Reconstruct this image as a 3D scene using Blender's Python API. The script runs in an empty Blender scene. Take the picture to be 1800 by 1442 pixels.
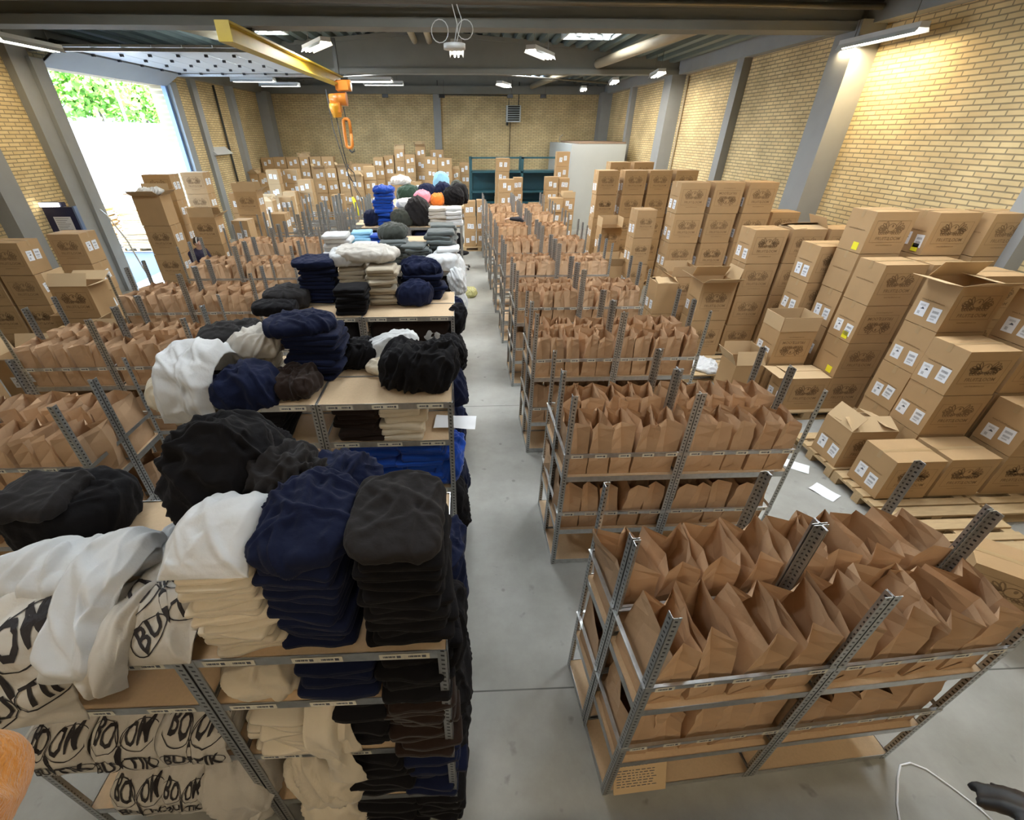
import bpy, bmesh, math, random
from mathutils import Vector, Matrix, noise
R = math.radians
PI = math.pi
SC = bpy.context.scene
COL = SC.collection
# ---------------------------------------------------------------- camera, world, light, exposure
cd = bpy.data.cameras.new('camera'); cam = bpy.data.objects.new('camera', cd); COL.objects.link(cam)
cd.sensor_width = 36.0; cd.lens = 36.0*771/1800; cd.shift_x = (900-842)/1800.0
cd.clip_start = 0.05; cd.clip_end = 300
cam.location = (0, 0, 3.75); cam.rotation_euler = (R(90-32.27), 0, R(-2.29))
SC.camera = cam
SC.view_settings.view_transform = 'Standard'; SC.view_settings.look = 'None'
SC.view_settings.exposure = 0.55; SC.view_settings.gamma = 1.0; SC.view_settings.use_curve_mapping = False
W = bpy.data.worlds.new('world'); SC.world = W; W.use_nodes = True
wb = W.node_tree.nodes['Background']; wb.inputs[0].default_value = (0.50, 0.72, 1.0, 1); wb.inputs[1].default_value = 14.0
sun = bpy.data.lights.new('sun', 'SUN'); sun.energy = 30; sun.angle = R(1); sun.color = (1, .96, .88)
so = bpy.data.objects.new('sun', sun); COL.objects.link(so); so.rotation_euler = Vector((-.5, .42, -.75)).to_track_quat('-Z', 'Y').to_euler()
def area(name, loc, sx, sy, power, col=(1, .95, .86), rot=(0, 0, 0), spread=180):
    l = bpy.data.lights.new(name, 'AREA'); l.shape = 'RECTANGLE'; l.size = sx; l.size_y = sy; l.energy = power; l.color = col; l.spread = R(spread)
    o = bpy.data.objects.new(name, l); COL.objects.link(o); o.location = loc; o.rotation_euler = rot
    return o
SKYL = [(3.44, 14.0), (1.47, 13.15), (-3.2, 13.3), (-4.95, 13.9), (3.0, 6.2), (-0.2, 6.2), (-4.2, 6.2), (2.8, 20.0), (-4.0, 20.0), (2.6, 2.0), (-2.6, 2.0), (5.0, 4.4)]
SKYW, SKYD = 1.15, 1.5

# ---------------------------------------------------------------- materials
MATS = {}
def new_mat(name):
    m = bpy.data.materials.new(name); m.use_nodes = True
    return m, m.node_tree.nodes, m.node_tree.links, m.node_tree.nodes['Principled BSDF']
def N(ns, t, **kw):
    n = ns.new(t)
    for k, v in kw.items(): setattr(n, k, v)
    return n
def mat(name, col, rough=.6, metal=0, var=0.0, vscale=6, bump=0.0, bscale=40, bdist=.004, spec=.5, emis=None, estr=0, alpha=None, sheen=0, trans=0, stretch=None, detail=4):
    if name in MATS: return MATS[name]
    m, ns, ln, b = new_mat(name)
    b.inputs['Base Color'].default_value = (*col, 1); b.inputs['Roughness'].default_value = rough; b.inputs['Metallic'].default_value = metal
    b.inputs['Specular IOR Level'].default_value = spec
    if sheen: b.inputs['Sheen Weight'].default_value = sheen; b.inputs['Sheen Roughness'].default_value = .5
    if trans: b.inputs['Transmission Weight'].default_value = trans
    tc = N(ns, 'ShaderNodeTexCoord'); mp = N(ns, 'ShaderNodeMapping'); ln.new(tc.outputs['Object'], mp.inputs[0])
    if stretch: mp.inputs['Scale'].default_value = stretch
    if var:
        oi = N(ns, 'ShaderNodeObjectInfo'); ad = N(ns, 'ShaderNodeVectorMath', operation='ADD'); ln.new(mp.outputs[0], ad.inputs[0])
        sc = N(ns, 'ShaderNodeMath', operation='MULTIPLY'); sc.inputs[1].default_value = 37; ln.new(oi.outputs['Random'], sc.inputs[0]); ln.new(sc.outputs[0], ad.inputs[1])
        nz = N(ns, 'ShaderNodeTexNoise'); nz.inputs['Scale'].default_value = vscale; nz.inputs['Detail'].default_value = detail; ln.new(ad.outputs[0], nz.inputs[0])
        mx = N(ns, 'ShaderNodeMix', data_type='RGBA'); ln.new(nz.outputs[0], mx.inputs[0])
        mx.inputs[6].default_value = (*[c*(1-var) for c in col], 1); mx.inputs[7].default_value = (*[min(1, c*(1+var)) for c in col], 1)
        mx2 = N(ns, 'ShaderNodeMix', data_type='RGBA', blend_type='MULTIPLY'); mx2.inputs[0].default_value = 1
        mr = N(ns, 'ShaderNodeMapRange'); mr.inputs[3].default_value = 1-var*.6; mr.inputs[4].default_value = 1+var*.4; ln.new(oi.outputs['Random'], mr.inputs[0])
        cb = N(ns, 'ShaderNodeCombineColor'); [ln.new(mr.outputs[0], cb.inputs[i]) for i in range(3)]
        ln.new(mx.outputs[2], mx2.inputs[6]); ln.new(cb.outputs[0], mx2.inputs[7]); ln.new(mx2.outputs[2], b.inputs['Base Color'])
    if bump:
        nb = N(ns, 'ShaderNodeTexNoise'); nb.inputs['Scale'].default_value = bscale; nb.inputs['Detail'].default_value = 3; ln.new(mp.outputs[0], nb.inputs[0])
        bp = N(ns, 'ShaderNodeBump'); bp.inputs['Strength'].default_value = bump; bp.inputs['Distance'].default_value = bdist
        ln.new(nb.outputs[0], bp.inputs['Height']); ln.new(bp.outputs[0], b.inputs['Normal'])
    if emis: b.inputs['Emission Color'].default_value = (*emis, 1); b.inputs['Emission Strength'].default_value = estr
    if alpha is not None: b.inputs['Alpha'].default_value = alpha
    MATS[name] = m
    return m
def brick(name, axes, c1, c2, mort):
    m, ns, ln, b = new_mat(name)
    tc = N(ns, 'ShaderNodeTexCoord'); sp = N(ns, 'ShaderNodeSeparateXYZ'); cb = N(ns, 'ShaderNodeCombineXYZ')
    ln.new(tc.outputs['Object'], sp.inputs[0]); ln.new(sp.outputs[axes[0]], cb.inputs[0]); ln.new(sp.outputs[2], cb.inputs[1])
    bt = N(ns, 'ShaderNodeTexBrick'); ln.new(cb.outputs[0], bt.inputs[0])
    for k, v in {'Scale': 1, 'Mortar Size': .011, 'Mortar Smooth': .3, 'Brick Width': .27, 'Row Height': .0745, 'Bias': -.1}.items(): bt.inputs[k].default_value = v
    bt.inputs['Color1'].default_value = (*c1, 1); bt.inputs['Color2'].default_value = (*c2, 1); bt.inputs['Mortar'].default_value = (*mort, 1)
    nz = N(ns, 'ShaderNodeTexNoise'); nz.inputs['Scale'].default_value = 1.3; nz.inputs['Detail'].default_value = 6; ln.new(tc.outputs['Object'], nz.inputs[0])
    mr = N(ns, 'ShaderNodeMapRange'); mr.inputs[1].default_value = .3; mr.inputs[2].default_value = .7; mr.inputs[3].default_value = .8; mr.inputs[4].default_value = 1.12; ln.new(nz.outputs[0], mr.inputs[0])
    c3 = N(ns, 'ShaderNodeCombineColor'); [ln.new(mr.outputs[0], c3.inputs[i]) for i in range(3)]
    mx = N(ns, 'ShaderNodeMix', data_type='RGBA', blend_type='MULTIPLY'); mx.inputs[0].default_value = 1
    ln.new(bt.outputs[0], mx.inputs[6]); ln.new(c3.outputs[0], mx.inputs[7]); ln.new(mx.outputs[2], b.inputs['Base Color'])
    bp = N(ns, 'ShaderNodeBump', invert=True); bp.inputs['Strength'].default_value = .7; bp.inputs['Distance'].default_value = .01
    ln.new(bt.outputs['Fac'], bp.inputs['Height']); ln.new(bp.outputs[0], b.inputs['Normal']); b.inputs['Roughness'].default_value = .9
    MATS[name] = m
    return m
C1, C2, CM = (.76, .60, .32), (.66, .49, .25), (.33, .26, .155)
BRX = brick('yellow_brick_x', 'YZ', C1, C2, CM)
BRX = MATS['yellow_brick_x']
def fixaxes():
    pass
def concrete_floor():
    m, ns, ln, b = new_mat('concrete_floor')
    tc = N(ns, 'ShaderNodeTexCoord')
    n1 = N(ns, 'ShaderNodeTexNoise'); n1.inputs['Scale'].default_value = 1.1; n1.inputs['Detail'].default_value = 8; n1.inputs['Roughness'].default_value = .65; ln.new(tc.outputs['Object'], n1.inputs[0])
    cr = N(ns, 'ShaderNodeValToRGB'); e = cr.color_ramp.elements; e[0].position = .32; e[0].color = (.255, .25, .225, 1); e[1].position = .72; e[1].color = (.40, .40, .375, 1); ln.new(n1.outputs[0], cr.inputs[0])
    n2 = N(ns, 'ShaderNodeTexNoise'); n2.inputs['Scale'].default_value = 5.5; n2.inputs['Detail'].default_value = 3; ln.new(tc.outputs['Object'], n2.inputs[0])
    c2 = N(ns, 'ShaderNodeValToRGB'); e = c2.color_ramp.elements; e[0].position = .25; e[0].color = (.6, .6, .6, 1); e[1].position = .34; e[1].color = (1, 1, 1, 1); ln.new(n2.outputs[0], c2.inputs[0])
    vo = N(ns, 'ShaderNodeTexVoronoi'); vo.inputs['Scale'].default_value = 2.2; ln.new(tc.outputs['Object'], vo.inputs[0])
    c3 = N(ns, 'ShaderNodeValToRGB'); e = c3.color_ramp.elements; e[0].position = .035; e[0].color = (.45, .44, .42, 1); e[1].position = .06; e[1].color = (1, 1, 1, 1); ln.new(vo.outputs['Distance'], c3.inputs[0])
    m1 = N(ns, 'ShaderNodeMix', data_type='RGBA', blend_type='MULTIPLY'); m1.inputs[0].default_value = 1; ln.new(cr.outputs[0], m1.inputs[6]); ln.new(c2.outputs[0], m1.inputs[7])
    m2 = N(ns, 'ShaderNodeMix', data_type='RGBA', blend_type='MULTIPLY'); m2.inputs[0].default_value = .6; ln.new(m1.outputs[2], m2.inputs[6]); ln.new(c3.outputs[0], m2.inputs[7])
    # expansion joints every few metres
    sp = N(ns, 'ShaderNodeSeparateXYZ'); ln.new(tc.outputs['Object'], sp.inputs[0])
    a = N(ns, 'ShaderNodeMath', operation='SUBTRACT'); a.inputs[1].default_value = 1.75; ln.new(sp.outputs[1], a.inputs[0])
    pp = N(ns, 'ShaderNodeMath', operation='PINGPONG'); pp.inputs[1].default_value = 2.15; ln.new(a.outputs[0], pp.inputs[0])
    lt = N(ns, 'ShaderNodeMath', operation='LESS_THAN'); lt.inputs[1].default_value = .006; ln.new(pp.outputs[0], lt.inputs[0])
    m3 = N(ns, 'ShaderNodeMix', data_type='RGBA'); ln.new(lt.outputs[0], m3.inputs[0]); ln.new(m2.outputs[2], m3.inputs[6]); m3.inputs[7].default_value = (.10, .10, .09, 1)
    ln.new(m3.outputs[2], b.inputs['Base Color'])
    r = N(ns, 'ShaderNodeMapRange'); r.inputs[3].default_value = .38; r.inputs[4].default_value = .62; ln.new(n1.outputs[0], r.inputs[0]); ln.new(r.outputs[0], b.inputs['Roughness'])
    MATS['floor'] = m
    return m
def slotted(name, col):
    # galvanised angle steel punched with rows of slots
    m, ns, ln, b = new_mat(name)
    tc = N(ns, 'ShaderNodeTexCoord'); sp = N(ns, 'ShaderNodeSeparateXYZ'); ln.new(tc.outputs['Object'], sp.inputs[0])
    ad = N(ns, 'ShaderNodeMath', operation='ADD'); ln.new(sp.outputs[0], ad.inputs[0]); ln.new(sp.outputs[1], ad.inputs[1])
    sk = N(ns, 'ShaderNodeMath', operation='MULTIPLY'); sk.inputs[1].default_value = .25; ln.new(ad.outputs[0], sk.inputs[0])
    z = N(ns, 'ShaderNodeMath', operation='ADD'); ln.new(sp.outputs[2], z.inputs[0]); ln.new(sk.outputs[0], z.inputs[1])
    md = N(ns, 'ShaderNodeMath', operation='FRACT'); mz = N(ns, 'ShaderNodeMath', operation='MULTIPLY'); mz.inputs[1].default_value = 1/.034; ln.new(z.outputs[0], mz.inputs[0]); ln.new(mz.outputs[0], md.inputs[0])
    l1 = N(ns, 'ShaderNodeMath', operation='LESS_THAN'); l1.inputs[1].default_value = .36; ln.new(md.outputs[0], l1.inputs[0])
    ab = N(ns, 'ShaderNodeMath', operation='ABSOLUTE'); ln.new(ad.outputs[0], ab.inputs[0])
    s2 = N(ns, 'ShaderNodeMath', operation='SUBTRACT'); s2.inputs[1].default_value = .021; ln.new(ab.outputs[0], s2.inputs[0])
    a2 = N(ns, 'ShaderNodeMath', operation='ABSOLUTE'); ln.new(s2.outputs[0], a2.inputs[0])
    l2 = N(ns, 'ShaderNodeMath', operation='LESS_THAN'); l2.inputs[1].default_value = .0075; ln.new(a2.outputs[0], l2.inputs[0])
    f = N(ns, 'ShaderNodeMath', operation='MULTIPLY'); ln.new(l1.outputs[0], f.inputs[0]); ln.new(l2.outputs[0], f.inputs[1])
    nz = N(ns, 'ShaderNodeTexNoise'); nz.inputs['Scale'].default_value = 30; ln.new(tc.outputs['Object'], nz.inputs[0])
    mx0 = N(ns, 'ShaderNodeMix', data_type='RGBA'); ln.new(nz.outputs[0], mx0.inputs[0]); mx0.inputs[6].default_value = (*[c*.75 for c in col], 1); mx0.inputs[7].default_value = (*[min(1, c*1.2) for c in col], 1)
    mx = N(ns, 'ShaderNodeMix', data_type='RGBA'); ln.new(f.outputs[0], mx.inputs[0]); ln.new(mx0.outputs[2], mx.inputs[6]); mx.inputs[7].default_value = (.03, .03, .035, 1)
    ln.new(mx.outputs[2], b.inputs['Base Color'])
    mm = N(ns, 'ShaderNodeMath', operation='SUBTRACT'); mm.inputs[0].default_value = .85; ln.new(f.outputs[0], mm.inputs[1]); mm.use_clamp = True; ln.new(mm.outputs[0], b.inputs['Metallic'])
    b.inputs['Roughness'].default_value = .42
    MATS[name] = m
    return m
M_FLOOR = concrete_floor()
M_POST = slotted('galvanised_slotted', (.50, .51, .51))
M_ZINC = mat('galvanised', (.56, .57, .57), .34, .9, .25, 25)
M_CHIP = mat('chipboard', (.58, .42, .26), .75, 0, .10, 60, .2, 120, .001)
M_KRAFT = mat('kraft_paper', (.57, .375, .225), .78, 0, .10, 9, .35, 14, .010)
M_CARD = mat('cardboard', (.43, .275, .135), .82, 0, .08, 5, .15, 60, .002)
M_CARDIN = mat('cardboard_inside', (.52, .37, .21), .85, 0, .06, 5)
M_INK = mat('carton_print', (.23, .14, .065), .8)
M_TAPE = mat('packing_tape', (.42, .28, .14), .28, 0, .05, 30)
M_WHITE = mat('label_paper', (.80, .82, .86), .55)
M_BLACKINK = mat('label_print', (.10, .11, .14), .6)
M_YEL = mat('yellow_label', (.88, .80, .03), .55)
M_BLUEL = mat('blue_label', (.16, .42, .62), .55)
M_COLM = mat('grey_paint', (.30, .31, .31), .65, 0, .10, 3)
M_BEAM = mat('concrete_beam', (.22, .22, .20), .85, 0, .12, 2, .2, 30, .004)
M_ROOF = mat('roof_deck', (.13, .165, .16), .5, .2, .1, 3)
M_DARK = mat('dark_steel', (.055, .055, .05), .55, .3)
M_GALVP = mat('conduit', (.16, .15, .13), .4, .6)
M_BEIGE = mat('beige_pipe', (.42, .35, .24), .6, 0, .08, 5)
M_YBEAM = mat('yellow_paint', (.45, .32, .03), .45, 0, .15, 6)
M_ORANGE = mat('orange_paint', (.62, .20, .02), .4, 0, .1, 10)
M_WOOD = mat('pallet_wood', (.52, .37, .20), .8, 0, .2, 7, .3, 30, .003, stretch=(1, 6, 6))
M_TEAL = mat('teal_paint', (.018, .075, .095), .45, 0, .1, 6)
M_PANEL = mat('white_panel', (.50, .53, .53), .55, 0, .06, 1.5)
M_NAVYP = mat('navy_paint', (.015, .02, .075), .35)
M_CHROME = mat('chrome', (.7, .72, .75), .15, 1)
M_BLACK = mat('black_plastic', (.015, .015, .017), .45)
M_HOUSE = mat('lamp_housing', (.62, .63, .62), .4, .1)
M_TUBE = mat('lamp_tube', (1, 1, 1), .4, emis=(1, .97, .86), estr=9)
M_SKYP = mat('skylight_pane', (.8, .9, .95), .3, emis=(.80, .93, 1.0), estr=1.6)
FAB = {}
def fabric(n, col, rough=.95, b=.5, sheen=.25):
    FAB[n] = mat('fabric_'+n, col, rough, 0, .10, 5, b, 26, .010, .2, sheen=sheen)
fabric('cream', (.68, .60, .47)); fabric('white', (.63, .64, .65)); fabric('offwhite', (.58, .545, .49)); fabric('navy', (.006, .010, .036), sheen=.05)
fabric('black', (.006, .0055, .007), sheen=.03); fabric('charcoal', (.020, .018, .019), sheen=.05); fabric('royal', (.008, .06, .38)); fabric('green', (.02, .05, .035))
fabric('olive', (.045, .05, .042)); fabric('pink', (.72, .25, .33)); fabric('orange', (.75, .20, .03)); fabric('grey', (.10, .115, .115)); fabric('lightblue', (.25, .5, .7)); fabric('tan', (.42, .36, .27))
fabric('brown', (.02, .011, .008), sheen=.1)

# ---------------------------------------------------------------- mesh helpers
class MB:
    def __init__(s): s.v = []; s.f = []; s.m = []; s.sm = []
    def add(s, vs, fs, mi=0, smooth=False):
        o = len(s.v); s.v += [tuple(v) for v in vs]
        for f in fs: s.f.append([i+o for i in f]); s.m.append(mi); s.sm.append(smooth)
        return s
    def box(s, x0, x1, y0, y1, z0, z1, mi=0):
        vs = [(x, y, z) for z in (z0, z1) for y in (y0, y1) for x in (x0, x1)]
        return s.add(vs, [(0, 2, 3, 1), (4, 5, 7, 6), (0, 1, 5, 4), (2, 6, 7, 3), (0, 4, 6, 2), (1, 3, 7, 5)], mi)
    def cbox(s, c, d, mi=0): return s.box(c[0]-d[0]/2, c[0]+d[0]/2, c[1]-d[1]/2, c[1]+d[1]/2, c[2]-d[2]/2, c[2]+d[2]/2, mi)
    def quad(s, a, b, c, d, mi=0): return s.add([a, b, c, d], [(0, 1, 2, 3)], mi)
    def tube(s, pts, r, n=8, mi=0, cap=True, smooth=True):
        pts = [Vector(p) for p in pts]; rs = r if isinstance(r, (list, tuple)) else [r]*len(pts)
        vs = []; up = Vector((0, 0, 1)); prev = None
        for i, p in enumerate(pts):
            t = (pts[min(i+1, len(pts)-1)]-pts[max(i-1, 0)]).normalized()
            if prev is None:
                a = t.cross(up if abs(t.z) < .9 else Vector((1, 0, 0))).normalized()
            else:
                a = (prev-t*prev.dot(t)); a = a.normalized() if a.length > 1e-6 else t.orthogonal().normalized()
            prev = a; b = t.cross(a)
            for k in range(n):
                an = 2*PI*k/n; vs.append(p+(a*math.cos(an)+b*math.sin(an))*rs[i])
        fs = [(i*n+k, i*n+(k+1) % n, (i+1)*n+(k+1) % n, (i+1)*n+k) for i in range(len(pts)-1) for k in range(n)]
        s.add(vs, fs, mi, smooth)
        if cap:
            o = len(s.v)-len(vs); s.f.append([o+k for k in range(n)][::-1]); s.m.append(mi); s.sm.append(False)
            s.f.append([o+(len(pts)-1)*n+k for k in range(n)]); s.m.append(mi); s.sm.append(False)
        return s
    def xf(s, M):
        s.v = [tuple(M @ Vector(v)) for v in s.v]; return s
    def mesh(s, name, mats):
        me = bpy.data.meshes.new(name); me.from_pydata(s.v, [], s.f)
        for m in (mats if isinstance(mats, (list, tuple)) else [mats]): me.materials.append(m)
        me.polygons.foreach_set('material_index', s.m); me.polygons.foreach_set('use_smooth', s.sm); me.update()
        return me
def ob(name, me, parent=None, loc=(0, 0, 0), rot=(0, 0, 0)):
    o = bpy.data.objects.new(name, me); COL.objects.link(o); o.location = loc; o.rotation_euler = rot
    if parent is not None: o.parent = parent
    return o
def thing(name, label, cat, me=None, loc=(0, 0, 0), rot=(0, 0, 0), group=None, kind=None):
    o = ob(name, me, None, loc, rot); o['label'] = label; o['category'] = cat
    if group: o['group'] = group
    if kind: o['kind'] = kind
    return o
def struct(name, me, loc=(0, 0, 0), label=None, cat=None):
    o = ob(name, me, None, loc); o['kind'] = 'structure'
    if label: o['label'] = label; o['category'] = cat
    return o
def part(name, me, parent, loc=(0, 0, 0), rot=(0, 0, 0), label=None):
    o = ob(name, me, parent, loc, rot)
    if label: o['label'] = label
    return o
ORD = ['first', 'second', 'third', 'fourth', 'fifth', 'sixth', 'seventh', 'eighth', 'ninth', 'tenth', 'eleventh', 'twelfth', 'thirteenth', 'fourteenth', 'fifteenth', 'sixteenth', 'seventeenth', 'eighteenth', 'nineteenth', 'twentieth']
rnd = random.Random(7)

# ---------------------------------------------------------------- room
XW, XL, YB, YN, ZT = 6.95, -8.8, 24.6, -5.0, 5.30
DY0, DY1, DZ = 11.9, 16.6, 4.95
RX = -0.95
m = MB().box(XL, XW, YN, YB, -.2, 0); struct('floor', m.mesh('floor', M_FLOOR), label='pale grey concrete floor with fine joints', cat='floor')
m = MB().box(XW, XW+.25, YN, YB, 0, ZT); struct('wall_right', m.mesh('wall_right', BRX))
m = MB().box(XL-.4, XL, YN, DY0, 0, ZT).box(XL-.4, XL, DY1, YB, 0, ZT).box(XL-.4, XL, DY0, DY1, DZ, ZT); struct('wall_left', m.mesh('wall_left', BRX))
BRY = brick('yellow_brick_y', 'XZ', C1, C2, CM)
m = MB().box(XL-.4, XW+.25, YB, YB+.25, 0, ZT); struct('wall_back', m.mesh('wall_back', BRY))
m = MB().box(XL-.4, XW+.25, YN-.25, YN, 0, 6.6); struct('wall_front', m.mesh('wall_front', BRY))
# gable above the back wall, wall plates
m = MB().add([(XL, YB, ZT), (XW, YB, ZT), (XW, YB, ZT+.3), (RX, YB, 6.3), (XL, YB, ZT+.3)], [(0, 1, 2, 3, 4)]); struct('trim_1', m.mesh('trim_1', M_BEAM))
m = MB().box(XW-.25, XW, YN, YB, ZT-.05, ZT+.35); struct('trim_2', m.mesh('trim_2', M_COLM))
m = MB().box(XL, XL+.25, YN, YB, ZT-.05, ZT+.35); struct('trim_3', m.mesh('trim_3', M_BEAM))
m = MB().box(XL, XW, YB-.2, YB, ZT-.05, ZT+.25); struct('trim_4', m.mesh('trim_4', M_BEAM))
# corrugated roof deck, open at the skylights
def roofz(x): return 6.35-(abs(x-RX)*.11)
def roof():
    m = MB(); p = .36; xs = []
    x = XL-.3
    while x < XW+.3:
        xs += [(x, 0), (x+.14, 0), (x+.18, .11), (x+.32, .11)]; x += p
    ys = sorted({YN-.2, YB+.2} | {v for a in SKYL for v in (a[1]-SKYD/2, a[1]+SKYD/2)})
    for i in range(len(xs)-1):
        (xa, ha), (xb, hb) = xs[i], xs[i+1]; xm = (xa+xb)/2
        for j in range(len(ys)-1):
            ym = (ys[j]+ys[j+1])/2
            if any(abs(xm-a[0]) < SKYW/2+.02 and abs(ym-a[1]) < SKYD/2 for a in SKYL): continue
            m.quad((xa, ys[j], roofz(xa)+ha), (xb, ys[j], roofz(xb)+hb), (xb, ys[j+1], roofz(xb)+hb), (xa, ys[j+1], roofz(xa)+ha))
    return m.mesh('ceiling', M_ROOF)
struct('ceiling', roof(), label='dark corrugated steel roof deck', cat='ceiling')
for i, (x, y) in enumerate(SKYL):
    z = roofz(x)+.30; w = SKYW/2+.12; d = SKYD/2+.12
    m = MB()
    for a in ((x-w, x-w+.05, y-d, y+d), (x+w-.05, x+w, y-d, y+d), (x-w, x+w, y-d, y-d+.05), (x-w, x+w, y+d-.05, y+d)): m.box(*a, z-.34, z+.05)
    f = struct('window_%d' % (i+1), m.mesh('skylight_frame', M_PANEL))
    m = MB().box(x-w, x+w, y-d, y+d, z+.05, z+.07); part('pane', m.mesh('pane', M_SKYP), f)
    area('skylight_light', (x, y, z-.02), SKYW-.1, SKYD-.1, 75 if y < 3 else 120, (.93, .97, 1.0))

# columns on the walls
def column(name, x0, x1, y0, y1, z1=ZT): struct(name, MB().box(x0, x1, y0, y1, 0, z1).mesh(name, M_COLM))
n = 5
for i, (y, d, w) in enumerate(((9.3, .42, .55), (13.0, .2, .3), (16.7, .42, .6), (20.8, .2, .3), (24.2, .45, .6), (5.45, .2, .3), (1.9, .42, .55))):
    column('trim_%d' % n, XW-d, XW, y-w/2, y+w/2); n += 1
for i, (y, d, w) in enumerate(((9.6, .3, .45), (11.42, .16, .5), (18.3, .12, .35), (21.0, .2, .35), (24.2, .45, .6), (5.6, .3, .5))):
    column('trim_%d' % n, XL, XL+d, y-w/2, y+w/2); n += 1
column('trim_%d' % n, RX-.17, RX+.17, YB-.12, YB); n += 1
# roof beams: pitched concrete beams with a flat flange below
def beam(y, zb, h0, h1, flange=.42):
    m = MB(); a = .14
    for (ya, yb_, zz0, zz1, f) in ((y-a, y+a, zb+.12, None, 0),):
        pr = [(XL, zb+.12), (XW, zb+.12), (XW, zb+h0), (RX, zb+h1), (XL, zb+h0)]
        vs = [(x, yy, z) for yy in (y-a, y+a) for x, z in pr]; m.add(vs, [(0, 1, 2, 3, 4), (9, 8, 7, 6, 5)]+[(i, (i+1) % 5+0, (i+1) % 5+5, i+5) for i in range(5)])
        pr = [(XL, zb+h0-.1), (RX, zb+h1-.1), (XW, zb+h0-.1), (XW, zb+h0), (RX, zb+h1), (XL, zb+h0)]
        for s0, s1 in (((0, 1, 4, 5)), ((1, 2, 3, 4))) and (((0, 1), (5, 4)), ((1, 2), (4, 3))):
            q = [pr[s0[0]], pr[s0[1]], pr[s1[1]], pr[s1[0]]]
            vs = [(x, yy, z) for yy in (y-.2, y+.2) for x, z in q]; m.add(vs, [(0, 1, 2, 3), (7, 6, 5, 4), (0, 4, 5, 1), (1, 5, 6, 2), (2, 6, 7, 3), (3, 7, 4, 0)])
    m.box(XL, XW, y-flange/2, y+flange/2, zb, zb+.12)
    return m
for y, zb in ((9.35, 5.17), (16.6, 5.25), (2.1, 5.2)):
    struct('trim_%d' % n, beam(y, zb, .45, 1.0).mesh('trim', M_BEAM)); n += 1
print('structure', len(bpy.data.objects))
# ---------------------------------------------------------------- outside the door
struct('ground_1', MB().box(-60, XL-.2, -10, 80, -.25, -.01).mesh('ground', mat('asphalt', (.075, .085, .11), .9, 0, .1, 3)), label='sunlit pavement outside the open door', cat='ground')
def tree(loc, r, seed, label):
    g = random.Random(seed); m = MB(); lf = mat('foliage', (.16, .34, .03), .7, 0, .35, 2)
    t = thing('tree', label, 'tree', None, loc)
    tr = MB().tube([(0, 0, 0), (.1, .1, 2), (0, .2, 4.5)], [.2, .16, .08]); part('trunk', tr.mesh('trunk', mat('bark', (.16, .11, .07), .9)), t)
    for i in range(2000):
        a, b, q = g.uniform(0, 2*PI), math.acos(g.uniform(-.75, 1)), r*(g.random()**.4)
        cl = .75+.35*math.sin(3*a+seed)*math.sin(4*b)
        c = Vector((math.cos(a)*math.sin(b)*q*cl, math.sin(a)*math.sin(b)*q*1.1*cl, 5.2+math.cos(b)*q*.9*cl))
        u = Vector((g.uniform(-1, 1), g.uniform(-1, 1), g.uniform(-1, 1))).normalized()*.26; v = u.orthogonal().normalized()*.18
        m.quad(c-u, c-v, c+u, c+v)
    part('foliage', m.mesh('foliage', lf), t)
# raised sectional door: one tilted leaf at the opening, the rest flat under the roof, in steel tracks
t = thing('sectional_door', 'white sectional garage door raised flat under the roof', 'garage door', None, (XL, DY0, DZ))
L = DY1-DY0
part('tilted_panel', MB().add([(.12, 0, -.02), (.12, L, -.02), (.62, L, .27), (.62, 0, .27), (.10, 0, .02), (.10, L, .02), (.60, L, .31), (.60, 0, .31)], [(0, 1, 2, 3), (7, 6, 5, 4), (0, 4, 5, 1), (2, 6, 7, 3)]).mesh('tilted_panel', mat('door_grey', (.34, .36, .37), .6, 0, .1, 2)), t)
doorw = mat('door_white', (.60, .62, .62), .5)
for k in range(6):
    x = .66+k*.62; m = MB().box(x, x+.60, 0, L, .30, .34)
    pn = part('door_panel', m.mesh('door_panel', doorw), t)
    m = MB()
    for j in range(6): m.box(x-.03, x+.03, .1+j*(L-.2)/5-.03, .1+j*(L-.2)/5+.03, .25, .30)
    part('hinge', m.mesh('hinge', M_BLACK), pn)
for yy in (-.06, L+.0):
    m = MB().box(.05, 4.6, yy, yy+.06, .22, .28); part('track', m.mesh('track', M_ZINC), t)
part('torsion_shaft', MB().tube([(.35, -.1, .40), (.35, L+.1, .40)], .035).tube([(.35, .3, .40), (.35, 1.2, .40)], .07).mesh('shaft', M_DARK), t)
struct('trim_30', MB().box(XL, XL+.25, DY0-.35, DY0, 0, DZ+.1).box(XL, XL+.25, DY1, DY1+.35, 0, DZ+.1).mesh('trim', M_COLM))
struct('trim_31', MB().box(XL+.02, XL+.14, DY1-.12, DY1+.02, 0, DZ).box(XL+.02, XL+.12, DY0, DY0+.1, 0, DZ).mesh('trim', mat('blue_grey_paint', (.16, .24, .42), .4)))

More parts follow.
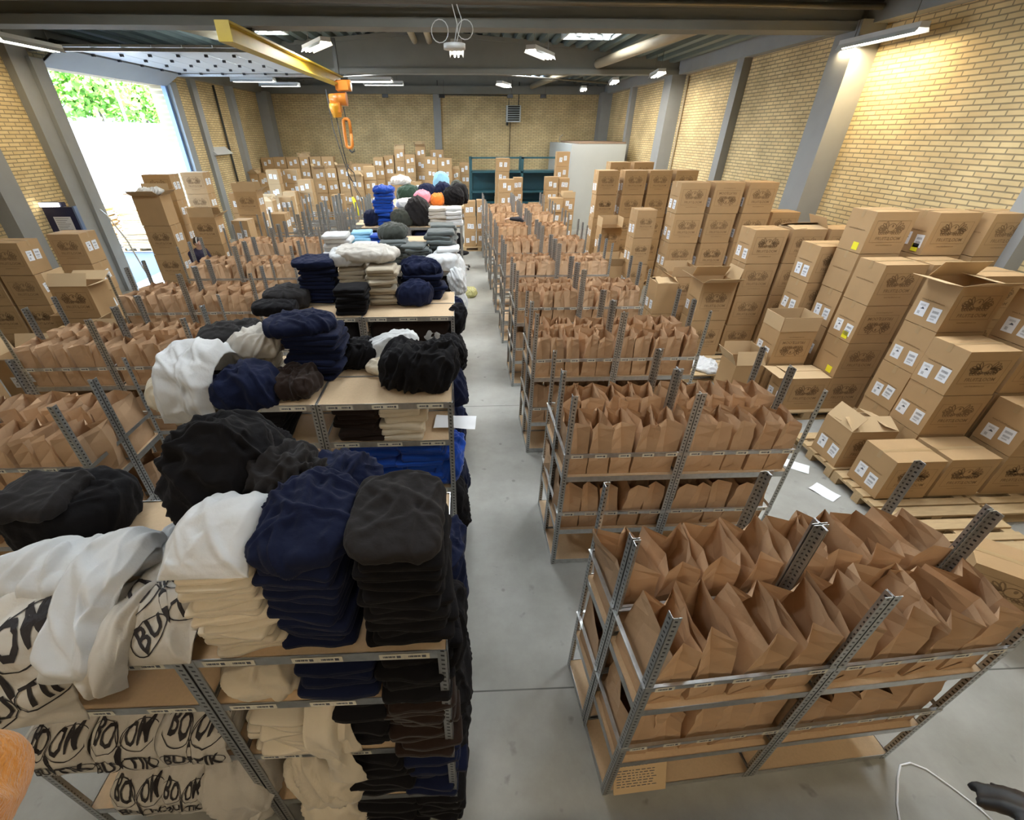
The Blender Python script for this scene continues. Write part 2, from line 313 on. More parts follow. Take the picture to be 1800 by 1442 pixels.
# ---------------------------------------------------------------- ceiling services and lamps
def fixture(name, label, c, L, ang, power, col=(1, .93, .8), w=.16, tubes=1, tilt=0, group='ceiling lamps', zr=None):
    t = thing(name, label, 'lamp', None, c, (tilt, 0, ang), group)
    part('housing', MB().box(-L/2, L/2, -w/2, w/2, .0, .07).add([(-L/2, -w/2-.03, -.05), (L/2, -w/2-.03, -.05), (L/2, -w/2, .01), (-L/2, -w/2, .01)], [(0, 1, 2, 3)]).add([(-L/2, w/2+.03, -.05), (L/2, w/2+.03, -.05), (L/2, w/2, .01), (-L/2, w/2, .01)], [(3, 2, 1, 0)]).mesh('housing', M_HOUSE), t)
    for k in range(tubes):
        y = (k-(tubes-1)/2)*.07; part('tube', MB().tube([(-L/2+.03, y, -.03), (L/2-.03, y, -.03)], .016).mesh('tube', M_TUBE), t)
    m = MB()
    for x in (-L*.35, L*.35): m.tube([(x, 0, .07), (x, 0, (zr or roofz(c[0]))-c[2])], .006, 5)
    part('hanger', m.mesh('hanger', M_GALVP), t)
    l = area('tube_light', (c[0], c[1], c[2]-.07), L, .1, power, col, (0, 0, ang))
fixture('wall_lamp', 'long lit fluorescent lamp high on the right brick wall', (XW-.42, 8.55, 5.0), 1.55, PI/2, 55, (1, .78, .45), .14, 1, group='fluorescent lamps')
fixture('ceiling_lamp', 'lit lamp hanging in the middle of the hall under the round socket box', (0.0, 10.4, 5.05), 1.25, PI/2, 70, w=.2, tubes=2)
fixture('ceiling_lamp', 'lit lamp hanging left of centre beside the yellow crane beam', (-3.3+.45, 11.6, 5.25), 1.25, R(122), 70, w=.2, tubes=2)
fixture('ceiling_lamp', 'lit lamp hanging right of centre below the large skylight', (1.75, 11.6, 5.15), 1.25, R(62), 70, w=.2, tubes=2)
fixture('ceiling_lamp', 'lit far lamp hanging in front of the grey heater', (1.6, 18.6, 5.15), 1.2, R(70), 60, w=.2, tubes=2)
fixture('ceiling_lamp', 'lamp nearest the wide right-hand column, under the eaves', (5.6, 15.2, 5.15), 1.25, R(80), 60, w=.2, tubes=2)
fixture('ceiling_lamp', 'lit lamp left of the one by the wide right-hand column', (5.2, 18.0, 5.2), 1.2, R(80), 60, w=.2, tubes=2)
fixture('ceiling_lamp', 'farthest lamp under the right-hand eaves', (4.9, 21.0, 5.2), 1.2, R(80), 25, w=.2, tubes=2)
fixture('ceiling_lamp', 'bright white lamp across the hall, left one of the far pair', (-2.75, 17.6, 5.18), 1.35, 0, 75, (.93, 1, .96), .5, 5)
fixture('ceiling_lamp', 'bright white lamp just behind the left one of the far pair', (-2.55, 19.0, 5.2), 1.35, 0, 40, (.93, 1, .96), .3, 2)
fixture('ceiling_lamp', 'reflector lamp left of the orange hoist, nearer one', (-6.6, 18.0, 5.2), 1.35, 0, 25, w=.3)
fixture('ceiling_lamp', 'reflector lamp left of the orange hoist, farther one', (-6.3, 19.6, 5.2), 1.35, 0, 25, w=.3)
fixture('ceiling_lamp', 'warm lamp at the far left corner of the ceiling', (-7.6, 10.4, 5.1), 1.4, PI/2, 30, (1, .8, .5), .16)
for nm, x, y in (('left', -1.6, -1.7), ('right', 1.6, -1.7), ('far left', -5.0, -1.2), ('far right', 4.8, -1.2)):  # fill lamps added behind the camera, out of view, to brighten camera-facing sides
    fixture('ceiling_lamp', 'warm %s fill lamp added out of view over the landing' % nm, (x, y, 4.75), 1.3, 0, 28, (1, .82, .58), .2, 2)
def pipe(name, label, pts, r, mt, cat='pipe'): return thing(name, label, cat, MB().tube(pts, r, 10).mesh(name, mt))
pipe('pipe', 'left one of two beige pipes running along the roof ridge', [(-1.2, 9.6, 6.0), (-1.2, 16.4, 6.0)], .085, M_BEIGE)
pipe('pipe', 'right one of two beige pipes running along the roof ridge', [(-.78, 9.6, 6.0), (-.78, 16.4, 6.0)], .085, M_BEIGE)
pipe('pipe', 'long beige pipe sloping under the roof on the right', [(5.0, 9.6, 5.55), (4.2, 16.4, 5.5)], .12, M_BEIGE)
pipe('pipe', 'short beige pipe under the roof in the far right bay', [(4.2, 17, 5.6), (3.3, 24, 5.5)], .1, M_BEIGE)
pipe('pipe', 'beige pipe under the roof above the raised door', [(-6.0, 9.8, 5.6), (-4.6, 16, 5.6)], .1, M_BEIGE)
pipe('conduit', 'steel conduit fixed along the near face of the nearest beam', [(XL, 8.86, 5.42), (-4, 8.86, 5.44), (XW-.3, 8.86, 5.42)], .045, M_GALVP)
pipe('conduit', 'thin conduit above the thick one on the nearest beam', [(XL+.3, 8.9, 5.5), (XW-.3, 8.9, 5.5)], .025, M_GALVP)
pipe('conduit', 'pale conduit with a kink across the far bay', [(-6.5, 20.0, 5.35), (-1.2, 20, 5.6), (1.5, 20, 5.55), (6.0, 20, 5.3)], .03, M_GALVP)
t = thing('socket_box', 'round white socket box with looped cables under the nearest beam', 'socket box', MB().tube([(0, 0, 0), (0, 0, .07)], .17, 16).mesh('socket_box', M_HOUSE), (-.03, 8.85, 4.86))
part('cable', MB().tube([(0, 0, .07), (.05, -.02, .3), (-.03, 0, .55), (0, 0, .8)], .008, 6).tube([(.03, 0, .07), (.12, 0, .35), (.02, 0, .6), (-.06, 0, .9)], .008, 6).tube([(-.22+.13*math.cos(a*.42), 0, .22+.14*math.sin(a*.42)) for a in range(16)], .007, 5).tube([(.17+.12*math.cos(a*.42), 0, .24+.12*math.sin(a*.42)) for a in range(16)], .007, 5).mesh('cable', M_HOUSE), t)
for x in (-3.0, -.95+.3, 2.2, 3.6):
    t = thing('sensor', 'small black sensor hanging before the back wall, %s' % {-3.0: 'leftmost of four', -.65: 'second from the left', 2.2: 'just left of the heater', 3.6: 'rightmost of four'}[round(x, 2)], 'sensor', MB().box(-.12, .12, -.06, .06, -.12, 0).mesh('sensor', M_BLACK), (x, 22.5, 5.12), group='small hanging sensors')
    part('rod', MB().tube([(.08, 0, 0), (.08, 0, .5)], .01, 5).mesh('rod', M_GALVP), t)
# yellow crane beam with electric chain hoist
t = thing('crane_beam', 'yellow steel crane beam running under the roof towards the hoist', 'crane beam', None, (-3.3, 0, 0))
m = MB().box(-.10, .10, 8.3, 15.6, 4.86, 4.89).box(-.10, .10, 8.3, 15.6, 5.07, 5.10).box(-.012, .012, 8.3, 15.6, 4.88, 5.08).box(-.1, .1, 8.28, 8.3, 4.86, 5.10)
part('girder', m.mesh('girder', M_YBEAM), t)
part('bracket', MB().box(-.05, .05, 9.3, 9.4, 5.08, 5.18).box(-.05, .05, 15.3, 15.4, 5.08, 5.9).mesh('bracket', M_DARK), t)
h = thing('chain_hoist', 'orange electric chain hoist with hook and yellow pendant control', 'hoist', None, (-3.28, 14.9, 4.86))
part('trolley', MB().box(.0, .34, -.14, .14, -.12, .08).tube([(.02, 0, -.02), (.40, 0, -.02)], .13, 14).mesh('trolley', M_ORANGE), h)
part('motor', MB().tube([(-.22, 0, -.32), (.24, 0, -.32)], [.12, .16], 14).box(-.2, .05, -.12, .12, -.62, -.34).mesh('motor', M_ORANGE), h)
part('chain_bucket', MB().tube([(-.1, 0, -.42), (-.1, 0, -.50), (-.08, 0, -.74)], [.16, .17, .11], 14).mesh('chain_bucket', mat('amber_paint', (.75, .33, .02), .4)), h)
part('hook_block', MB().tube([(.14+.09*math.cos(a*PI/8), 0, -1.12+(.26 if 0 < a < 8 else -.26 if 8 < a < 16 else 0)+.09*math.sin(a*PI/8)) for a in range(17)], .045, 8).mesh('hook_block', M_ORANGE), h)
part('hook', MB().tube([(.12, 0, -1.45), (.13, 0, -1.52), (.18, 0, -1.58), (.25, 0, -1.56), (.27, 0, -1.49)], [.02, .025, .03, .025, .01], 8).mesh('hook', M_DARK), h)
part('load_chain', MB().tube([(.12, 0, -.5), (.14, 0, -.85)], .015, 6).mesh('load_chain', M_DARK), h)
part('control_cable', MB().tube([(-.12, 0, -.7), (-.05, 0, -1.6), (.0, .0, -1.95), (.16, 0, -2.1), (.18, 0, -2.35), (.05, 0, -2.3), (-.03, 0, -2.05), (.03, 0, -1.9)], .014, 6).tube([(-.3, 0, -.1), (-.25, 0, -1.0), (-.02, 0, -2.1), (.02, 0, -2.75)], .012, 6).tube([(.03, 0, -2.2), (.2, 0, -2.6), (.32, 0, -2.85), (.22, 0, -2.75), (.1, 0, -2.45)], .01, 6).mesh('control_cable', M_BLACK), h)
part('pendant_control', MB().tube([(.02, 0, -2.75), (.05, 0, -2.85), (.14, 0, -3.25), (.16, 0, -3.3)], [.03, .05, .045, .03], 8).mesh('pendant_control', mat('pendant_yellow', (.85, .78, .02), .4)), h)
# heater, pipes on the back wall
t = thing('air_heater', 'grey louvred air heater mounted on the back brick wall', 'heater', MB().box(-.33, .33, -.25, 0, -.32, .32).mesh('air_heater', M_PANEL), (2.55, YB-.22, 4.5))
m = MB()
for k in range(7): m.add([(-.27, -.26, -.27+k*.085), (.27, -.26, -.27+k*.085), (.27, -.30, -.21+k*.085), (-.27, -.30, -.21+k*.085)], [(0, 1, 2, 3)])
part('louvre', m.mesh('louvre', M_DARK), t); part('bracket', MB().box(-.3, -.2, 0, .15, -.45, -.3).mesh('bracket', M_DARK), t)
pipe('pipe', 'thin dark pipe running along the top of the back wall to the heater', [(-.9, YB-.1, 5.75), (-.9, YB-.1, 5.22), (2.35, YB-.1, 5.2), (2.35, YB-.1, 4.8)], .022, M_DARK)
pipe('pipe', 'thin pipe rising from the heater to the roof', [(2.8, YB-.1, 4.8), (2.8, YB-.1, 5.7)], .022, M_DARK)
pipe('cable', 'thin cable dropping down the back wall below the heater', [(2.45, YB-.03, 4.2), (2.45, YB-.03, 2.0)], .012, M_DARK, 'cable')
pipe('pipe', 'vertical dark pipe pair on the left wall near the corner', [(XL+.08, 19.8, 1.5), (XL+.08, 19.8, 5.2)], .04, M_DARK)
pipe('pipe', 'vertical pipe on the right wall beside the wide column', [(XW-.05, 16.1, .5), (XW-.05, 16.1, 5.2)], .03, M_BEIGE)
t = thing('wall_heater', 'slanted white strip heater on the left wall beyond the door', 'heater', MB().add([(0, -.7, 0), (0, .7, 0), (.28, .7, .05), (.28, -.7, .05), (0, -.7, .3), (0, .7, .3)], [(0, 1, 2, 3), (3, 2, 5, 4), (0, 3, 4), (1, 5, 2)]).mesh('wall_heater', M_HOUSE), (XL, 19.0, 3.05))
# the room was measured in units of the nearest columns: bring walls, roof and everything fixed to them to metres
RS = 1.09; CP = Vector((0, 0, 3.75))
for o in list(bpy.data.objects):
    if o.parent or o.type == 'CAMERA' or o.name in ('floor', 'ground_1', 'sun', 'wall_heater'): continue
    if o.type == 'MESH' and o.get('kind') == 'structure' and not o.children:
        for v in o.data.vertices:
            z0 = v.co.z; v.co = CP+(v.co+o.location-CP)*RS
            if z0 < .02: v.co.z = max(z0, -.2) if z0 >= 0 else z0
        o.location = (0, 0, 0)
    else:
        o.location = CP+(o.location-CP)*RS; o.scale = (RS, RS, RS)
        if o.type == 'LIGHT': o.scale = (1, 1, 1); o.data.size *= RS; o.data.size_y *= RS
XW *= RS; XL *= RS; YB *= RS; YN *= RS; DY0 *= RS; DY1 *= RS
for o in bpy.data.objects:
    if o.name == 'wall_heater': o.location = (XL, 19.0*RS, 2.99)
for v in bpy.data.objects['floor'].data.vertices: v.co.x *= RS; v.co.y *= RS
# white cabin in the far right corner, teal rack
t = thing('site_cabin', 'pale grey walled cabin in the far right corner, boards on its roof', 'cabin', MB().box(4.75, XW-.5, 21.3, YB-.3, 0, 3.36).mesh('site_cabin', M_PANEL))
part('roof_board', MB().box(5.1, XW-.45, 21.6, 25.5, 3.37, 3.43).mesh('roof_board', mat('brown_board', (.30, .20, .14), .8)), t)
part('vent_pipe', MB().tube([(4.95, 25, 3.33), (4.95, 25, 3.60), (5.09, 25, 3.68)], .03).mesh('vent_pipe', M_BEIGE), t)
t = thing('steel_rack', 'large teal steel rack with open bays against the back wall', 'rack', None, (.53, 22.6, 0))
X1, Y1 = 4.1, .9
for x in (0, X1*.57, X1):
    part('upright', MB().box(x-.06, x+.06, 0, .1, 0, 2.84).box(x-.06, x+.06, Y1-.1, Y1, 0, 2.84).mesh('upright', M_TEAL), t)
for z in (.5, .95, 1.4, 2.22, 2.78):
    part('shelf', MB().box(0, X1, 0, Y1 if z < 2.5 else .08, z, z+.07).mesh('shelf', M_TEAL), t)
part('back_panel', MB().box(0, X1, Y1-.02, Y1, .1, 2.22).mesh('back_panel', M_TEAL), t)

# outside the door
thing('boundary_wall', 'bright white wall standing across the yard beyond the open door', 'wall', MB().box(-22.9, -22.6, -5, 75, -.01, 4.3).box(-22.95, -22.55, -5, 75, 4.3, 4.36).mesh('boundary_wall', mat('white_render', (.85, .85, .85), .8)))
thing('brick_pier', 'pale brick pier outside, at the right edge of the door opening', 'wall', MB().box(-10.63, XL-.46, 19.5, 20.4, 0, 7).mesh('brick_pier', BRY))
tree((-28.5, 43.2, 1.2), 3.2, 1, 'large leafy green tree beyond the white yard wall, left one')
tree((-33, 57, 1.2), 3.6, 2, 'green tree beyond the white yard wall, right one by the pier')
t = thing('lamp_post', 'thin white lamp post in front of the trees outside', 'lamp post', MB().tube([(0, 0, 0), (0, 0, 9)], .09).mesh('lamp_post', M_PANEL), (-23.9, 38.9, 0))
part('lamp_head', MB().box(-.3, .3, -.15, .15, 8.9, 9.08).mesh('lamp_head', M_PANEL), t)
# ---------------------------------------------------------------- shelving units
def angle(h=2.0, sx=1, sy=1, w=.042, t=.003):
    m = MB().box(0, w, 0, t, 0, h).box(0, t, 0, w, 0, h)
    m.v = [(x*sx, y*sy, z) for x, y, z in m.v]
    return m.mesh('post', [M_POST])
POSTS = {}
def post_mesh(h, sx, sy):
    if (h, sx, sy) not in POSTS: POSTS[(h, sx, sy)] = angle(h, sx, sy)
    return POSTS[(h, sx, sy)]
CACHE = {}
def cached(k, f):
    if k not in CACHE: CACHE[k] = f()
    return CACHE[k]
LABW = .085
def label_me(yellow=False):
    m = MB().quad((-.050, 0, -.019), (.052, 0, -.019), (.052, 0, .019), (-.052, 0, .019), 0)
    for k in range(9): m.quad((-.036+k*.0055, -.0006, -.006), (-.0325+k*.0055+.0012*(k % 3), -.0006, -.006), (-.0325+k*.0055+.0012*(k % 3), -.0006, .007), (-.036+k*.0055, -.0006, .007), 1)
    m.quad((.02, -.0006, -.009), (.037, -.0006, -.009), (.037, -.0006, .009), (.02, -.0006, .009), 1)
    return m.mesh('price_label', [mat('shelf_label', (.78, .76, .66), .6), M_BLACKINK])
def shelf_unit(x, y, W, D, decks, H, label, group, rails=(), siderails=(), labels=0, board=True, mirror=False):
    t = thing('shelving_unit', label, 'shelf', None, (x, y, 0), (0, 0, 0), group)
    for sx, sy, px, py in ((1, 1, 0, 0), (-1, 1, W, 0), (1, -1, 0, D), (-1, -1, W, D)):
        part('post', post_mesh(H, sx, sy), t, (px, py, 0))
    lip = .045
    fr = cached(('fr', W, D), lambda: MB().box(.004, W-.004, .003, .006, -lip, .012).box(.004, W-.004, D-.006, D-.003, -lip, .012).box(.003, .006, .004, D-.004, -lip, .012).box(W-.006, W-.003, .004, D-.004, -lip, .012).box(.004, W-.004, .006, .03, -lip, -lip+.003).box(.004, W-.004, D-.03, D-.006, -lip, -lip+.003).mesh('deck_frame', M_ZINC))
    bd = cached(('bd', W, D), lambda: MB().box(.008, W-.008, .008, D-.008, -.012, .006).mesh('deck_board', M_CHIP))
    for z in decks:
        part('deck_frame', fr, t, (0, 0, z))
        if board: part('deck_board', bd, t, (0, 0, z))
    lm = cached('lab', label_me)
    for z in rails:
        rl = part('guard_rail', cached(('rl', W), lambda: MB().box(0, W, -.004, -.001, 0, .035).box(0, W, -.004, .014, .032, .035).mesh('guard_rail', M_ZINC)), t, (0, 0, z))
        rl = part('guard_rail', cached(('rl2', W), lambda: MB().box(0, W, .001, .004, 0, .035).box(0, W, -.014, .004, .032, .035).mesh('guard_rail', M_ZINC)), t, (0, D, z))
        for k in range(labels):
            part('shelf_label', lm, t, (W*(k+.5)/labels, -.006, z+.016))
    for z, side in siderails:
        xx = 0 if side < 0 else W
        part('side_rail', cached(('sr', D, side), lambda: MB().box(-.002, .002, .0, D, 0, .035).box(-.002 if side > 0 else -.012, .012 if side < 0 else .002, 0, D, .032, .035).mesh('side_rail', M_ZINC)), t, (xx, 0, z))
    return t
BAGS = []
def bag_mesh(seed):
    g = random.Random(seed); w, d, h = .184, .340, .50
    m = MB(); rows = []
    lean = (g.uniform(-.035, .035), g.uniform(-.03, .03)); gus = [g.uniform(.03, .10) for _ in range(2)]; bul = [g.uniform(-.04, .05) for _ in range(4)]
    tw = g.uniform(-.12, .12); op = [g.uniform(-.035, .04) for _ in range(4)]; dz = [g.uniform(-.018, .018) for _ in range(12)]
    for i, z in enumerate((0, .05, .15, .26, .37, .45, .50)):
        s = z/h; k = s**1.4; pts = []
        # corner order: FL, front mid, FR, right 2 pts, BR, back mid, BL, left 2 pts
        hw, hd = w/2*(1-.02*s), d/2*(1+.02*s)
        P = [(-hw+op[0]*k, -hd), (0, -hd+gus[0]*k*(1 if i != 1 else .2)), (hw+op[1]*k, -hd), (hw+bul[0]*math.sin(PI*min(1, s*1.1))+op[1]*k*.5, -hd*.35), (hw+bul[1]*k, hd*.35), (hw+op[2]*k, hd), (0, hd-gus[1]*k), (-hw+op[3]*k, hd), (-hw-bul[2]*k, hd*.35), (-hw-bul[3]*math.sin(PI*min(1, s))+op[0]*k*.5, -hd*.35)]
        c, sn = math.cos(tw*k), math.sin(tw*k)
        for j, (x, y) in enumerate(P):
            zz = z+(dz[j] if i == 6 else 0)+g.uniform(-.004, .004)*(i > 1)
            jx, jy = (g.uniform(-.006, .006), g.uniform(-.006, .006)) if 0 < i < 7 else (0, 0)
            pts.append((c*x-sn*y+lean[0]*k+jx, sn*x+c*y+lean[1]*k+jy, zz+.001))
        rows.append(pts)
    vs = [p for r_ in rows for p in r_]; n_ = 10
    fs = [(i*n_+k, i*n_+(k+1) % n_, (i+1)*n_+(k+1) % n_, (i+1)*n_+k) for i in range(6) for k in range(n_)]
    m.add(vs, fs); m.add(rows[0], [tuple(range(n_))[::-1]])
    # folded triangle of the block bottom on the two narrow sides
    for sy in (-1, 1): m.add([(-w/2, sy*(d/2+.002), .004), (w/2, sy*(d/2+.002), .004), (0, sy*(d/2-.002+.006), .075)], [(0, 1, 2)])
    return m.mesh('paper_bag', M_KRAFT)
BAGM = [bag_mesh(100+i) for i in range(14)]
def bag_row(x0, y, z, n_, label, grp, W=1.0, skip=.04, rev=False):
    for k in range(n_):
        if rnd.random() < skip: continue
        x = x0+.03+(W-.06)*(k+.5)/n_
        BAGS.append((x, y, z, rnd.gauss(0, .035)+(PI if rnd.random() < .5 else 0), rnd.choice(BAGM), (ORD[n_-1-k] if rev else ORD[k])+' '+label, grp))
RP = 1.87; UD = .43
# right-hand field: each rack is two units wide and two deep
WR = 1.03
POS = ['nearest', 'second', 'third', 'fourth', 'fifth', 'sixth', 'seventh', 'eighth', 'farthest']
for k in range(9):
    y0 = 1.07+RP*k; xs0 = .87-.012*k
    for b in range(2):
        for d in range(2):
            x = xs0+b*(WR+.004)
            lab = '%s galvanised unit of the %s rack right of the aisle' % (('near left', 'near right')[b] if d == 0 else ('rear left', 'rear right')[b], POS[k])
            shelf_unit(x, y0+d*(UD+.01), WR, UD, (.05, .48, 1.15), 2.0, lab, 'shelving units right of the aisle', rails=(.69, 1.38), siderails=((.69, -1), (1.38, -1)) if b == 0 else ((.69, 1), (1.38, 1)), labels=5 if k < 4 else 0)
            side = ('aisle bay', 'wall bay')[b]; rw = ('front row', 'rear row')[d]
            bag_row(x, y0+d*(UD+.01)+UD/2, 1.157, 4 if k == 0 else 5, 'open paper bag, %s, %s, upper deck, %s rack right of the aisle' % (rw, side, POS[k]), 'paper bags in the racks right of the aisle', WR, .02)
            if k < 4 and not (k == 0 and b == 0 and False):
                bag_row(x, y0+d*(UD+.01)+UD/2, .487, 5, 'open paper bag, %s, %s, lower deck, %s rack right of the aisle' % (rw, side, POS[k]), 'paper bags in the racks right of the aisle', WR, .1)
# the nearest rack stands a little askew
A0 = R(3.5); P0 = Vector((.87, 1.07, 0)); RM = Matrix.Translation(P0) @ Matrix.Rotation(A0, 4, 'Z') @ Matrix.Translation(-P0)
for o in [o for o in bpy.data.objects if not o.parent and o.name.startswith('shelving_unit') and o.location.y < 2.2 and o.location.x > 0]:
    o.location = RM @ o.location; o.rotation_euler.z = A0
BAGS = [((RM @ Vector(b[:3])).x, (RM @ Vector(b[:3])).y, b[2], b[3]+A0)+b[4:] if b[1] < 2.3 else b for b in BAGS]
# left-hand field
for k in range(8):
    y0 = 2.94+RP*k
    for b in range(2):
        x = -3.1-(b+1)*(WR+.01)
        for d in range(2):
            if k == 0 and b == 2: continue
            lab = '%s %s galvanised unit of the %s rack in the left field' % (('near', 'rear')[d], ('right', 'middle', 'left')[b], POS[k])
            full = k < 5
            shelf_unit(x, y0+d*(UD+.01), WR, UD, (.05, .48, 1.15), 2.0, lab, 'shelving units in the left field', rails=(.69, 1.38), siderails=((.69, -1), (1.38, -1), (.69, 1), (1.38, 1)) if b in (0, 2) else (), labels=5 if k < 3 else 0, board=full)
            if full and not (k >= 2 and b == 2):
                bag_row(x, y0+d*(UD+.01)+UD/2, 1.157, 5, 'open paper bag, %s, %s bay, upper deck, %s left rack' % (('front row', 'rear row')[d], ('right', 'middle', 'left')[b], POS[k]), 'paper bags in the left racks', WR, .02)
            if k < 2 and b < 2:
                bag_row(x, y0+d*(UD+.01)+UD/2, .487, 5, 'open paper bag, %s, %s bay, lower deck, %s left rack' % (('front row', 'rear row')[d], ('right', 'middle', 'left')[b], POS[k]), 'paper bags in the left racks', WR, .25)
for i, (x, y) in enumerate(((-3.05, 13.7), (-3.05, 12.7), (-3.05, 14.7), (-2.0, 14.4), (-3.05, 15.7), (-2.0, 15.4), (-1.0, 15.4), (-3.05, 11.7))):
    for d in range(2):
        shelf_unit(x, y+d*.45, WR, UD, (.48, 1.15, 1.5), 2.0, 'empty galvanised unit, %s back, %s of its pair, beyond the left racks' % (['third', 'second', 'fourth', 'fifth', 'sixth', 'seventh', 'last', 'first'][i], ('near', 'rear')[d]), 'empty shelving units', rails=(1.38,), board=(i % 3 == 0))
# clothes racks left of the aisle: top deck level with the post tops
IY = [1.0, 2.97, 4.9, 6.82, 8.72, 10.62]; IU = .47; IW = 1.07; IZ = 1.95
for k, y0 in enumerate(IY):
    for b in range(2):
        for d in range(2):
            x = -.09-(b+1)*(IW+.005)+.005
            lab = '%s %s unit of the %s clothes rack left of the aisle' % (('near', 'rear')[d], ('aisle-side', 'outer')[b], POS[k])
            t = shelf_unit(x, y0+d*(IU+.005), IW, IU, (.41, 1.04, 1.57, IZ-.012), IZ, lab, 'clothes shelving units', labels=0)
            if d == 0 and k < 3:
                lm = cached('lab', label_me)
                for z in (1.04, 1.57, IZ-.012):
                    for q in range(3):
                        for s in (-.052, .052): part('shelf_label', lm, t, (IW*(q+.5)/3+s, -.0, z-.018))
# bags: nearest 300 as things, the rest as one mass
BAGS.sort(key=lambda b: math.hypot(b[0], b[1], 3.75-b[2])+(3.5 if b[2] < 1 and b[1] > 3.4 else 0))
seen = {}
for x, y, z, rz, me, lab, grp in BAGS[:300]:
    o = thing('paper_bag', lab, 'paper bag', me, (x, y, z), (0, 0, rz), grp)
    if x > 0 and y < 2.3 and z > 1: o.scale = (1.2, 1.04, 1)
m = MB()
for x, y, z, rz, me, lab, grp in BAGS[300:]:
    M = Matrix.Translation((x, y, z)) @ Matrix.Rotation(rz, 4, 'Z')
    m.add([M @ v.co for v in me.vertices], [tuple(p.vertices) for p in me.polygons])
if m.v: thing('paper_bags', 'rows of brown open paper bags in the farther racks', 'paper bags', m.mesh('paper_bags', M_KRAFT), kind='stuff')
print('bags', len(BAGS))
# ---------------------------------------------------------------- cartons
def font_mesh(txt, size, bold=0.0, shear=0.0, space=1.0, fine=0):
    c = bpy.data.curves.new('txt', 'FONT'); c.body = txt; c.size = size; c.offset = bold; c.resolution_u = 2; c.align_x = 'CENTER'; c.align_y = 'CENTER'; c.shear = shear; c.space_character = space
    o = bpy.data.objects.new('txt', c); COL.objects.link(o); bpy.context.view_layer.update()
    me = bpy.data.meshes.new_from_object(o.evaluated_get(bpy.context.evaluated_depsgraph_get()))
    r = ([tuple(v.co) for v in me.vertices], [tuple(p.vertices) for p in me.polygons])
    if fine:
        b = bmesh.new(); b.from_mesh(me); bmesh.ops.triangulate(b, faces=b.faces[:])
        for k in range(5):
            e = [x for x in b.edges if x.calc_length() > fine]
            if not e: break
            bmesh.ops.subdivide_edges(b, edges=e, cuts=1); bmesh.ops.triangulate(b, faces=b.faces[:])
        b.verts.ensure_lookup_table(); b.verts.index_update()
        r = ([tuple(v.co) for v in b.verts], [tuple(v.index for v in f.verts) for f in b.faces]); b.free()
    bpy.data.objects.remove(o); bpy.data.curves.remove(c); bpy.data.meshes.remove(me)
    return r
T_FRUIT = font_mesh('FRUIT', 1, .012); T_OF = font_mesh('OF', .42, .008); T_THE = font_mesh('THE', .42, .008); T_LOOM = font_mesh('LOOM', 1, .012)
T_WEB = font_mesh('www.fruitoftheloom.com', 1, .02); T_REG = font_mesh('®', .4)
def put2d(m, vf, cx, cy, s, f, mi, flip=1):
    m.add([f(cx+x*s*flip, cy+y*s) for x, y, z in vf[0]], vf[1], mi)
def ring2d(m, cx, cy, rx, ry, w, f, mi, n=18, a0=0, a1=2*PI, rot=0):
    vs = []; cr, sr = math.cos(rot), math.sin(rot); closed = abs(a1-a0) > 6.2
    for k in range(n+1):
        a = a0+(a1-a0)*k/n
        for q in (0, 1):
            x = (rx-q*w)*math.cos(a); y = (ry-q*w)*math.sin(a); vs.append(f(cx+x*cr-y*sr, cy+x*sr+y*cr))
    m.add(vs, [(2*k, 2*k+2, 2*k+3, 2*k+1) for k in range(n)], mi)
def logo(m, f, s, mi, frame=True):
    # fruit emblem: apple with leaf between grapes and leaves, lettering below
    g = random.Random(3)
    ring2d(m, 0, .095*s, .09*s, .085*s, .014*s, f, mi, 22)
    ring2d(m, .012*s, .125*s, .02*s, .03*s, .02*s, f, mi, 8)
    for sx in (-1, 1):
        for k in range(5):
            a = -.5+k*.42; r = .17
            ring2d(m, sx*(.07+r*math.cos(a)*.72)*s, (.075+r*math.sin(a)*.42)*s, .085*s, .034*s, .019*s, f, mi, 12, rot=sx*a)
        for k in range(7):
            x, y = .06+.05*(k % 4), -.01+.032*(k//4)
            ring2d(m, sx*x*s, (y-.005)*s, .029*s, .027*s, .013*s, f, mi, 9)
        for k in range(3): ring2d(m, sx*(.20+.03*k)*s, (.03+.025*k)*s, .035*s, .028*s, .012*s, f, mi, 10, rot=k)
    for k in range(5): ring2d(m, (-.08+.04*k)*s, .0*s, .024*s, .022*s, .010*s, f, mi, 9)
    y = -.125*s
    put2d(m, T_FRUIT, -.135*s, y, .092*s, f, mi); put2d(m, T_LOOM, .155*s, y, .092*s, f, mi)
    put2d(m, T_OF, .012*s, y+.02*s, .09*s, f, mi); put2d(m, T_THE, .012*s, y-.02*s, .085*s, f, mi); put2d(m, T_REG, .285*s, y+.03*s, .07*s, f, mi)
    if frame:
        X, Y0_, Y1_, w = .36*s, -.20*s, .225*s, .006*s
        for a in ((-X, X, Y0_, Y0_+w), (-X, X, Y1_, Y1_+w), (-X, -X+w, Y0_, Y1_), (X-w, X, Y0_, Y1_)):
            m.add([f(a[0], a[2]), f(a[1], a[2]), f(a[1], a[3]), f(a[0], a[3])], [(0, 1, 2, 3)], mi)
    put2d(m, T_WEB, 0, -.255*s, .035*s, f, mi)
